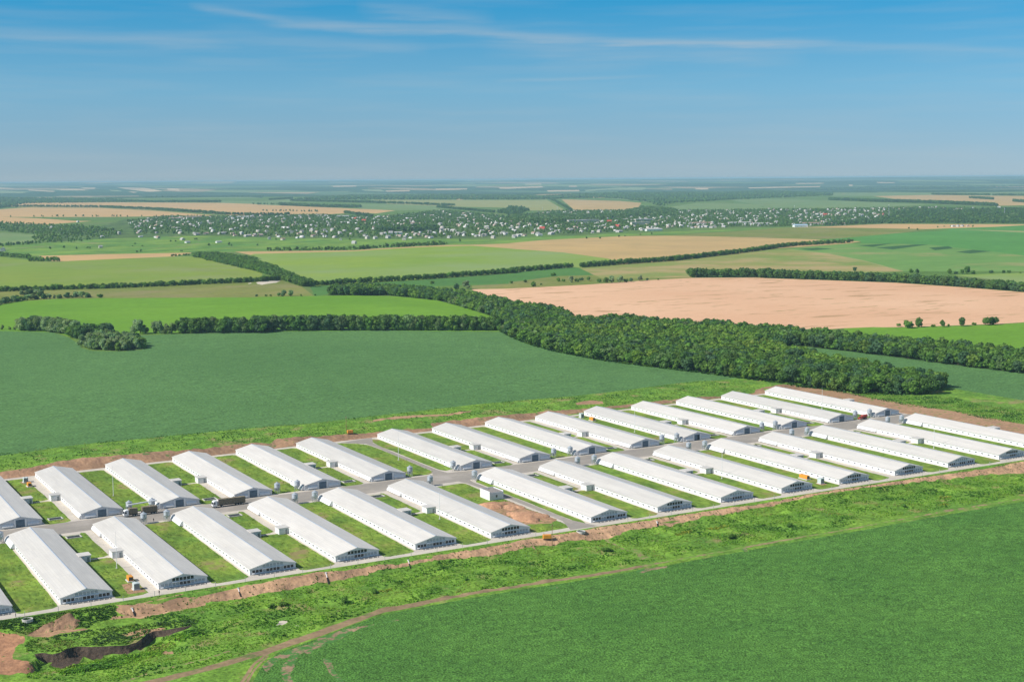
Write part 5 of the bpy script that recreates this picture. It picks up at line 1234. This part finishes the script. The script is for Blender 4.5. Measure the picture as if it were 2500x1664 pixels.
SPEC = [("A3 310,518", HRED, 'red roofed house near a white one at the near edge of the village'), ("A3 912,455", HRED, 'red roofed house behind the middle of the village edge'), ("A3 985,498", HRED, 'bright red roofed house in the middle of the village edge'), ("A2 915,428", HRED, 'red roofed building among the trees at the middle left'),
        ("A2 990,446", HRED, 'larger red roofed building below another red roof'), ("A4 570,392", HRED, 'brick house with a red roof at the right of the village'), ("A3 620,456", HFLAT, 'long pale block with several wings before the groves'), ("A3 735,452", HFLAT, 'second long pale block beside the groves'),
        ("A3 1190,476", HFLAT, 'white multi storey block in the middle of the village'), ("A3 1215,446", HFLAT, 'white apartment block behind the multi storey block'), ("A3 2040,468", HLONG, 'long white shed at the right village edge'), ("A3 2115,466", HLONG, 'second long white shed at the right village edge'),
        ("A3 2270,476", HLONG, 'long low shed next to the dark wood'), ("A3 1745,470", HTAN, 'long pinkish hall in the village'), ("A3 1310,528", HLONG, 'long white hall at the lawn below the village'), ("A4 345,494", HBLUE, 'hall with a pale blue roof at the edge of the tan strip'),
        ("A4 425,472", HTAN, 'pinkish roofed hall behind the blue roofed one'), ("A4 668,476", HTAN, 'cream hall at the edge of the dark wood'), ("A1 1590,425", HTAN, 'long pink brown farm shed at the upper left of the village'), ("A1 1740,412", HTAN, 'second long pink brown farm shed at the upper left'),
        ("A1 2180,412", HLONG, 'long grey building at the top of the village'), ("A2 800,405", HLONG, 'long white building below the tan fields'), ("A2 1410,522", HFLAT, 'pale school block beside the dark grove'), ("A4 1640,424", HTAN, 'long cream building before the dark wood at the right'), ("A2 1250,560", HLONG, 'long white farm house on the green at the village edge')]
SP_ = ground(np.concatenate([px(s[0]) for s in SPEC]))
for (s, me, lab), p in zip(SPEC, SP_):
    house(p, me, r1.uniform(1.2, 1.5) if me in (HLONG, HFLAT, HTAN, HBLUE) else r1.uniform(0, 1), 1.0, lab, None, 'house' if me is HRED else 'building', 'house' if me is HRED else 'building')
n_more = 292 - len(HXY)
x0, y0 = VILL.min(0); x1, y1 = VILL.max(0); k = 0
while k < n_more:
    x, y = rng.uniform(x0, x1), rng.uniform(y0, y1)
    if not inside(VILL, np.array([x]), np.array([y]))[0]: continue
    if min(math.hypot(x - a, y - b) for a, b in HXY) < 22: continue
    house((x, y), r1.choice(HM), r1.uniform(0, 3), r1.uniform(.7, 1.0), 'small pale house half hidden among the trees of the village', 'pale houses among the village trees'); k += 1
# the rest of the houses as one mass
V_, F_, T_, n = [], [], [], 0
HB = np.array([(-5, -6, -1), (5, -6, -1), (5, 6, -1), (-5, 6, -1), (-5, -6, 3.4), (5, -6, 3.4), (5, 6, 3.4), (-5, 6, 3.4), (0, -6, 6.4), (0, 6, 6.4)], float)
HF = np.array([(0, 1, 5), (0, 5, 4), (1, 2, 6), (1, 6, 5), (2, 3, 7), (2, 7, 6), (3, 0, 4), (3, 4, 7), (4, 5, 8), (6, 7, 9), (5, 6, 9), (5, 9, 8), (7, 4, 8), (7, 8, 9)])
cnt = 0
while cnt < 900:
    x, y = rng.uniform(x0, x1), rng.uniform(y0, y1)
    if not inside(VILL, np.array([x]), np.array([y]))[0]: continue
    if min(math.hypot(x - a, y - b) for a, b in HXY) < 16: continue
    HXY.append((x, y)); a = rng.uniform(0, 3); s = rng.uniform(.6, .95)
    q = HB * s; V_.append(np.stack([q[:, 0] * math.cos(a) - q[:, 1] * math.sin(a) + x, q[:, 0] * math.sin(a) + q[:, 1] * math.cos(a) + y, q[:, 2] + float(terr(x, y))], 1)); F_.append(HF + n); n += 10
    c = random.choice([(.62, .60, .57), (.55, .51, .45), (.42, .40, .38), (.48, .38, .32), (.66, .64, .61)]); T_.append(np.tile(c, (10, 1))); cnt += 1
mh, nt, b = new_mat('village_paint', .7, .2); at = nt.nodes.new('ShaderNodeAttribute'); at.attribute_name = 'tint'; nt.links.new(at.outputs['Color'], b.inputs['Base Color']); M['hmass'] = mh
tag(put('village_houses', np_mesh('village_houses', np.concatenate(V_), np.concatenate(F_), [mh], np.concatenate(T_))), 'the many smaller houses scattered through the village trees', 'houses', kind='stuff')
# keep the gardens clear of the houses
H = np.array(HXY); vt = [p for p in vt if np.min(np.hypot(H[:, 0] - p[0], H[:, 1] - p[1])) > 8.5 and not np.any((np.abs(H[:, 0] - p[0] - 0) < 9) & (H[:, 1] - p[1] > 0) & (H[:, 1] - p[1] < 14))]
mass('village_trees', 'garden trees and orchards all through the village', vt, LOWV, 'trees')
GB = ground(px("A1 440,690 570,682 680,690 800,688 1215,648 1190,668 1280,668 1270,715 1230,720 1630,715 1540,625 1580,625 1885,660 2080,665 2320,660 2060,655 1760,608 A2 30,660 720,690 860,610 1850,625 1750,560 200,610 600,560 A3 1190,565 1290,558 1000,583 1050,578 830,598 700,598 A4 1390,520 1320,510 1580,498 1640,492 1700,488 1900,492"))
mass('bushes', 'loose dark bushes in the garden strips below the village', [(float(p[0]), float(p[1]), r1.uniform(4, 8), r1.uniform(1, 1.6), 'bush', jit_col(SPECIES['dark'], r1)) for p in GB], LOWV, 'bushes')
# tower and masts
p = ground(px("A4 1090,412"))[0]; t = empty('water_tower', (p[0], p[1], float(terr(*p))), 0, 'red brick water tower at the right end of the village', 'water tower')
put('shaft', MB().lathe([(3.2, -1), (2.9, 10)], n=16).mesh('shaft', M['brick']), t); put('tank', MB().lathe([(3.0, 10.0), (4.2, 10.6), (4.2, 14.5), (3.6, 15)], n=16).mesh('tank', M['brick']), t); put('roof', MB().lathe([(4.4, 15.003), (.3, 17.2), (.2, 17.4)], n=16).mesh('roof', M['rred']), t)
def mast(s, h, lab):
    p = ground(px(s))[0]; t = empty('lattice_mast', (p[0], p[1], float(terr(*p))), .4, lab, 'mast', 'steel masts of the village')
    b = MB(); w = h * .035
    for sx_ in (-1, 1):
        for sy_ in (-1, 1): b.tube((sx_ * w, sy_ * w, -1), (sx_ * .25, sy_ * .25, h), .16, 5, r2=.1)
    put('legs', b.mesh('legs', M['zinc']), t)
    b = MB(); n_ = 9
    for k in range(n_):
        z0, z1 = h * k / n_, h * (k + 1) / n_; a, c = w + (.25 - w) * z0 / h, w + (.25 - w) * z1 / h
        b.tube((-a, -a, z0), (c, -c, z1), .09, 4); b.tube((a, a, z0), (-c, c, z1), .09, 4); b.tube((-a, a, z0), (-c, -c, z1), .09, 4); b.tube((a, -a, z0), (c, c, z1), .09, 4)
    put('lattice', b.mesh('lattice', M['zinc']), t)
    put('top_box', MB().box(-.9, .9, -.9, .9, h, h + 2.2, b=.1).mesh('top_box', M['white']), t)
mast("A4 1140,412", 44, 'tall grey lattice mast beside the red water tower'); mast("A4 2180,390", 24, 'lattice mast at the dark wood right of the village'); mast("A3 310,345", 12, 'thin pylon at the corner of the yellow field'); mast("A3 445,345", 13, 'thin pylon next to the tan field path'); mast("A4 292,330", 12, 'thin mast over the gardens at the right of the village')

# ------------------------------------------------------------------ weeds on the shelf between the farm and the fields
def tufts(name, lab, poly, n, size, cols, r_, exclude=()):
    x0, y0 = poly.min(0); x1, y1 = poly.max(0)
    X = r_.uniform(x0, x1, n * 6); Y = r_.uniform(y0, y1, n * 6)
    m = inside(poly, X, Y)
    for e in exclude: m &= ~inside(e, X, Y)
    X, Y = X[m][:n], Y[m][:n]; n = len(X)
    cl = np.sin(X * .21 + 1.3 * np.sin(Y * .17)) + np.sin(Y * .31 + 2 * np.sin(X * .09)) + .8 * np.sin(X * .05 + Y * .08)
    cl = cl + r_.normal(0, .7, n)
    ks = np.digitize(cl, np.quantile(cl, np.cumsum([c[1] for c in cols])[:-1] / sum(c[1] for c in cols)))
    Cc = np.array([c[0] for c in cols])[ks] * r_.uniform(.75, 1.25, (n, 1)); S = np.array([c[2] for c in cols])[ks] * r_.uniform(.6, 1.4, n) * size
    Z = terr(X, Y); Vs = []; Fs = []; k0 = 0; Ts = []
    K = 5
    for k in range(K):
        a = r_.uniform(0, 6.28, n); lean = r_.uniform(.7, 1.5, n)
        dx, dy = np.cos(a), np.sin(a)
        cx, cy = X + dx * S * .28, Y + dy * S * .28
        w = S * .42
        p0 = np.stack([cx - dy * w, cy + dx * w, Z - .05], 1); p1 = np.stack([cx + dy * w, cy - dx * w, Z - .05], 1)
        hh = S * r_.uniform(.35, .7, n)
        tx, ty = cx - dx * S * lean * .5, cy - dy * S * lean * .5
        p2 = np.stack([tx + dy * w * .8, ty - dx * w * .8, Z + hh], 1); p3 = np.stack([tx - dy * w * .8, ty + dx * w * .8, Z + hh * .92], 1)
        Vs.append(np.stack([p0, p1, p2, p3], 1).reshape(-1, 3)); q = k0 + 4 * np.arange(n)[:, None]
        Fs.append(np.concatenate([q + [0, 1, 2], q + [0, 2, 3]], 1).reshape(-1, 3)); k0 += 4 * n; Ts.append(np.repeat(Cc, 4, axis=0))
    tag(put(name, np_mesh(name, np.concatenate(Vs), np.concatenate(Fs), [M['leaf_s']], np.concatenate(Ts))), lab, 'weeds', kind='stuff')
rw = np.random.default_rng(77)
WC = [((.11, .25, .045), .9, 1.3), ((.165, .35, .042), 3, 1.0), ((.23, .44, .048), 3.4, .85), ((.28, .45, .055), 2.4, .8), ((.38, .42, .12), .9, .75)]
SHELF = g("G6 330,1290 600,1390 900,1340 1200,1260 1600,1210 2250,900 N1 1250,1568 1520,1530 2180,1395 N2 0,1590 330,1545 900,1440 1110,1425 1850,1285 N3 100,1575 360,1545 1070,1440 1500,1395 N4 450,1475 700,1440 900,1410 1000,1360 1250,1330 1600,1262 2000,1180 N5 0,1235 400,1160 780,1100 1000,1068 1400,1022 2000,972 2356,942 2900,850 2900,1010 2356,1120 2000,1195 1500,1275 1000,1350 N4 2356,1430 2000,1480 Q 2356,185 1700,300 1350,375 1100,420 800,500 400,650 0,790 -300,880 G6 1500,1500 1000,1540 300,1480")
BARE = [p for nm, lb, mt, p in LAY if mt in ('chalk', 'blacksoil', 'soil', 'faint') or (nm == 'dirt_track')] + [g("G6 1850,1170 1980,1170 2000,1200 1900,1210"), g("G6 400,1215 900,1125 1450,1112 1700,970 2215,870 2215,905 2000,970 1720,1095 1450,1215 900,1325 560,1355")]
tufts('weeds', 'lush bright weeds on the shelf between the bank and the dirt track', SHELF, 26000, .5, WC, rw, BARE)
BACKV = g("P -200,1125 0,1108 190,1082 330,1070 594,1044 740,1033 R5 0,1056 500,1011 1000,976 1300,936 1700,880 2000,848 2356,842 R6 160,700 100,730 R5 2356,930 1900,985 N4 1290,190 880,235 480,278 N3 1990,110 1350,172 1000,208 560,262 200,300 0,335 N2 2050,5 1550,45 1050,85 820,95 640,105 420,140 0,170 N1 1800,45 1300,85 700,135 0,260 -200,290")
BC = [((.095, .21, .055), 1.4, 1.2), ((.15, .32, .055), 3, 1.0), ((.22, .38, .065), 2.4, .85), ((.34, .38, .13), 1.8, .7)]
tufts('weeds', 'tall grass and weeds on the verge behind the barns', BACKV, 9000, .5, BC, rw, [p for nm, lb, mt, p in LAY if nm in ('worn_soil',)])
EDGE = wpoly([(15, -8.4), (650, -8.4), (650, -16), (15, -20)], 8)
tufts('weeds', 'sparse weeds growing down the front soil bank', EDGE, 1500, .45, [((.09, .20, .04), 2, 1), ((.17, .26, .06), 2, .8)], rw)
RV = g("R6 760,722 1000,745 1400,760 1560,762 1750,768 2000,834 2356,872 2356,990 2000,945 1760,882 1400,842 1110,788 900,742")
tufts('weeds', 'grass on the verge by the tip of the wood', RV, 4000, .6, BC, rw)
tufts('weeds', 'green scrub along the foot of the wood behind the barns', buffer(gline("R5 240,403 330,453 450,503 700,578 1150,663 1450,703 2000,768 2356,818 R6 350,656 700,706 1000,743 1400,753 1560,748"), 3.5), 2600, 1.8, [((.05, .13, .03), 2, 1), ((.10, .2, .03), 1, 1)], rw)
GF = g("G6 560,1350 700,1372 900,1325 1180,1250 1620,1190 1930,1010 2200,930 2300,960 2100,1080 1700,1260 1200,1380 700,1440")
tufts('weeds', 'bright weeds on the floor of the gully', GF, 2200, .7, WC, rw)
YB = ground(px("N4 1330,1415 1400,1395 1650,1450 1700,1350 1620,1360 N5 1210,1290 1640,1160 1750,1045 1340,1205 1640,1225 930,1130 780,1200 Q 1250,230 1300,240 2110,150 T 1600,215 1545,235 1920,170 1845,185 1870,270"))
for k, p in enumerate(YB[::3]):
    tufts('weeds', 'yellow flowering weeds dotted over the rough grass' if k == 0 else f'patch of yellow flowering weeds {k}', wpoly([(p[0] - 3, p[1] - 1.2), (p[0] + 3, p[1] - 1.6), (p[0] + 3.4, p[1] + 1.2), (p[0] - 2.6, p[1] + 1.4)]), 34, .75, [((.42, .47, .08), 2, 1), ((.3, .38, .06), 2, 1)], rw)
DB = ground(px("Q 1980,130 1920,150 1150,245 1060,265 880,330 300,370 230,380 620,380 340,360 1280,300 N4 1790,1445 2200,1330 2310,1340 N5 160,1400 250,1420 1190,1180 1270,1240 1520,1205 1450,1100 1900,1050 T 920,390 960,400 880,390 500,440 2010,270"))
for k, p in enumerate(DB[::2]):
    tree_obj(float(p[0]), float(p[1]), r1.uniform(1.4, 2.3), r1.uniform(1.2, 1.9), 'bush', jit_col(SPECIES['mid'], r1), 'low dark bush in the rough grass between the bank and the dirt track', 'bush', 'bush', 'low bushes in the rough grass')

CORNER = g("G6 -200,850 200,800 640,730 1000,690 1330,640 1330,760 1000,900 640,915 480,895 290,985 100,930 0,915 -200,900")
tufts('weeds', 'dark weeds between the front road and the gully corner', CORNER, 1500, .55, [((.105, .22, .05), 3, 1.1), ((.16, .30, .05), 2, 1), ((.26, .34, .08), 1, .8)], rw, [p for nm, lb, mt, p in LAY if mt in ('gravelsoil', 'redsoil')])
LIP = g("G6 280,1060 600,1000 1200,905 1900,835 2300,800 2230,868 1900,922 1740,938 1600,1030 1450,1095 900,1108 690,1180 420,1185 300,1180")
tufts('weeds', 'grey green weeds on the ledge above the gully', LIP, 2000, .5, [((.10, .19, .06), 2, 1.2), ((.16, .29, .04), 3, 1), ((.28, .32, .09), 1, .8)], rw)
LP = [q for nm, lb, mt, q in LAY if mt == 'lawn' and q[:, 0].min() < 330]
LX = []
for p in LP:
    q = rw.uniform(p.min(0), p.max(0), (int(np.prod(p.max(0) - p.min(0)) * .30), 2)); LX.append(q[inside(p, q[:, 0], q[:, 1])])
LX = np.concatenate(LX)
def patches(name, lab, XY, size, r_):
    n = len(XY); cl = np.sin(XY[:, 0] * .5 + 1.7 * np.sin(XY[:, 1] * .13)) + np.sin(XY[:, 1] * .23) + r_.normal(0, .8, n)
    keep = cl > -.2; XY = XY[keep]; n = len(XY); Z = terr(XY[:, 0], XY[:, 1]); S = size * r_.uniform(.5, 1.4, n)
    Cc = np.array([(.10, .20, .035), (.16, .27, .045), (.24, .30, .06)])[r_.integers(0, 3, n)]; Vs, Fs, Ts, k0 = [], [], [], 0
    for k in range(3):
        a = r_.uniform(0, 6.28, n); dx, dy = np.cos(a) * S, np.sin(a) * S
        Vs.append(np.stack([np.stack([XY[:, 0] - dy * .6, XY[:, 1] + dx * .6, Z - .03], 1), np.stack([XY[:, 0] + dy * .6, XY[:, 1] - dx * .6, Z - .03], 1), np.stack([XY[:, 0] + dx * .7, XY[:, 1] + dy * .7, Z + S * .5], 1)], 1).reshape(-1, 3))
        Fs.append(k0 + np.arange(3 * n).reshape(-1, 3)); k0 += 3 * n; Ts.append(np.repeat(Cc, 3, axis=0))
    tag(put(name, np_mesh(name, np.concatenate(Vs), np.concatenate(Fs), [M['leaf_s']], np.concatenate(Ts))), lab, 'grass', kind='stuff')
patches('grass', 'uneven longer grass tufts on the lawns between the barns', LX, .42, rw)

# ------------------------------------------------------------------ sky, haze, sun, camera
w = bpy.data.worlds.new("World"); scene.world = w; w.use_nodes = True
nt = w.node_tree; bg = nt.nodes['Background']
tc = nt.nodes.new('ShaderNodeTexCoord')
mp = nt.nodes.new('ShaderNodeMapping'); mp.vector_type = 'POINT'; mp.inputs['Scale'].default_value = (1, 1, .6); mp.inputs['Location'].default_value = (0, 0, .155)
nt.links.new(tc.outputs['Generated'], mp.inputs['Vector'])
sky = nt.nodes.new('ShaderNodeTexSky'); sky.sky_type = 'NISHITA'; sky.sun_disc = False
sky.sun_elevation = R(SUN_EL); sky.sun_rotation = R(SUN_AZ); sky.altitude = 200; sky.air_density = 1.0; sky.dust_density = .6; sky.ozone_density = 1.6
nt.links.new(mp.outputs['Vector'], sky.inputs['Vector'])
sp = nt.nodes.new('ShaderNodeSeparateXYZ'); nt.links.new(tc.outputs['Generated'], sp.inputs[0])
tint = ramp(nt, sp.outputs['Z'], [(0, (1.20, 1.07, .92)), (.06, (.76, 1.17, 1.18)), (.117, (.20, .98, 1.22)), (.19, (.4, .9, 1.2)), (.3, (.72, .78, .80)), (.6, (.74, .78, .78))])
c = mix(nt, 1.0, sky.outputs['Color'], tint, 'MULTIPLY')
# thin cirrus: streaks by compass bearing and height above the horizon
def mth(op, a, b=None, c_=None):
    n = nt.nodes.new('ShaderNodeMath'); n.operation = op
    for k, v in enumerate((a, b, c_)):
        if v is None: continue
        if isinstance(v, (int, float)): n.inputs[k].default_value = v
        else: nt.links.new(v, n.inputs[k])
    return n.outputs[0]
YAW = math.atan2(FW[0], FW[1])
az = mth('SUBTRACT', mth('ARCTAN2', sp.outputs['X'], sp.outputs['Y']), YAW); el = mth('ARCSINE', sp.outputs['Z'])
def azel(p):
    d = FW + (p[0] - 1250) / FPX * RT - (p[1] - 832) / FPX * UP; d /= np.linalg.norm(d); return math.atan2(d[0], d[1]) - YAW, math.asin(d[2])
cv = nt.nodes.new('ShaderNodeCombineXYZ'); nt.links.new(mth('MULTIPLY', az, 14), cv.inputs['X']); nt.links.new(mth('MULTIPLY', el, 190), cv.inputs['Y'])
n1 = nt.nodes.new('ShaderNodeTexNoise'); n1.inputs['Scale'].default_value = 1; n1.inputs['Detail'].default_value = 6; n1.inputs['Roughness'].default_value = .6; nt.links.new(cv.outputs[0], n1.inputs['Vector'])
tot = None
for (pa, pb, wd, st) in (((490, 18), (760, 62), .0024, .24), ((700, 58), (1180, 76), .0032, .34), ((1100, 76), (1500, 104), .0034, .34), ((1450, 104), (2000, 106), .0026, .5), ((1900, 104), (2560, 128), .0026, .16), ((-60, 78), (560, 108), .0045, .20), ((560, 100), (1000, 118), .005, .12), ((1250, 118), (1900, 138), .006, .16), ((1240, 196), (1580, 188), .0012, .14), ((900, 20), (1180, 50), .006, .20)):
    (a0, e0), (a1, e1) = azel(pa), azel(pb)
    k = (e1 - e0) / (a1 - a0)
    cen = mth('MULTIPLY_ADD', mth('SUBTRACT', az, a0), k, e0)
    wob = mth('MULTIPLY_ADD', n1.outputs['Fac'], wd * 2.4, -wd * 1.2)
    q = mth('DIVIDE', mth('SUBTRACT', mth('ADD', el, wob), cen), wd)
    gs = mth('POWER', 2.718, mth('MULTIPLY', mth('MULTIPLY', q, q), -1))
    L = (a1 - a0); u = mth('DIVIDE', mth('SUBTRACT', az, (a0 + a1) / 2), L * .62)
    env = mth('MAXIMUM', mth('SUBTRACT', 1, mth('MULTIPLY', mth('MULTIPLY', u, u), mth('MULTIPLY', u, u))), 0)
    v_ = mth('MULTIPLY', mth('MULTIPLY', gs, env), st)
    tot = v_ if tot is None else mth('MAXIMUM', tot, v_)
tot = mth('MULTIPLY', tot, mth('MULTIPLY_ADD', n1.outputs['Fac'], 1.5, .1))
n2 = nt.nodes.new('ShaderNodeTexNoise'); n2.inputs['Scale'].default_value = .55; n2.inputs['Detail'].default_value = 5; nt.links.new(cv.outputs[0], n2.inputs['Vector'])
veil = ramp(nt, n2.outputs['Fac'], [(.45, (0, 0, 0)), (.8, (.16, .16, .16))])
tot = mth('MINIMUM', mth('ADD', tot, veil), .8)
c = mix(nt, tot, c, CLOUD)
nt.links.new(c, bg.inputs['Color']); bg.inputs['Strength'].default_value = SKYSTR

sd = bpy.data.lights.new('sun', 'SUN'); sd.energy = SUNSTR; sd.angle = R(.5); sd.color = (1, .955, .89)
so = bpy.data.objects.new('sun', sd); COL.objects.link(so)
e, a = R(SUN_EL), R(SUN_AZ)
so.rotation_euler = Vector((math.sin(a) * math.cos(e), math.cos(a) * math.cos(e), math.sin(e))).to_track_quat('Z', 'Y').to_euler()
so.location = (0, 0, 400)

if HAZE:
    hb = MB().box(-47000, 47000, -4000, 47000, -120, 168).mesh('haze')
    hm = bpy.data.materials.new('haze_air'); hm.use_nodes = True; n_ = hm.node_tree
    for q in list(n_.nodes): n_.nodes.remove(q)
    out = n_.nodes.new('ShaderNodeOutputMaterial'); pv = n_.nodes.new('ShaderNodeVolumePrincipled')
    pv.inputs['Color'].default_value = (*HAZECOL, 1); pv.inputs['Density'].default_value = HAZE; pv.inputs['Anisotropy'].default_value = 0
    n_.links.new(pv.outputs[0], out.inputs['Volume']); hb.materials.append(hm)
    tag(put('haze', hb), 'thin blue summer haze filling the air over the plain', 'haze', kind='stuff')

cd = bpy.data.cameras.new('camera'); cam = bpy.data.objects.new('camera', cd); COL.objects.link(cam); scene.camera = cam
cd.sensor_width = 36; cd.lens = FPX / 2500 * 36; cd.clip_start = 1; cd.clip_end = 120000
mt = Matrix.Identity(4)
for r_i in range(3):
    mt[r_i][0], mt[r_i][1], mt[r_i][2], mt[r_i][3] = RT[r_i], UP[r_i], -FW[r_i], CAM[r_i]
cam.matrix_world = mt
vs = scene.view_settings; vs.view_transform = 'Standard'; vs.look = 'None'; vs.exposure = EXPO; vs.gamma = 1
cy = scene.cycles; cy.max_bounces = 4; cy.diffuse_bounces = 2; cy.glossy_bounces = 2; cy.transmission_bounces = 2; cy.volume_bounces = 0; cy.transparent_max_bounces = 4
cy.use_denoising = True; cy.use_adaptive_sampling = False
try: cy.denoiser = 'OPENIMAGEDENOISE'; cy.denoising_input_passes = 'RGB_ALBEDO_NORMAL'
except Exception: pass
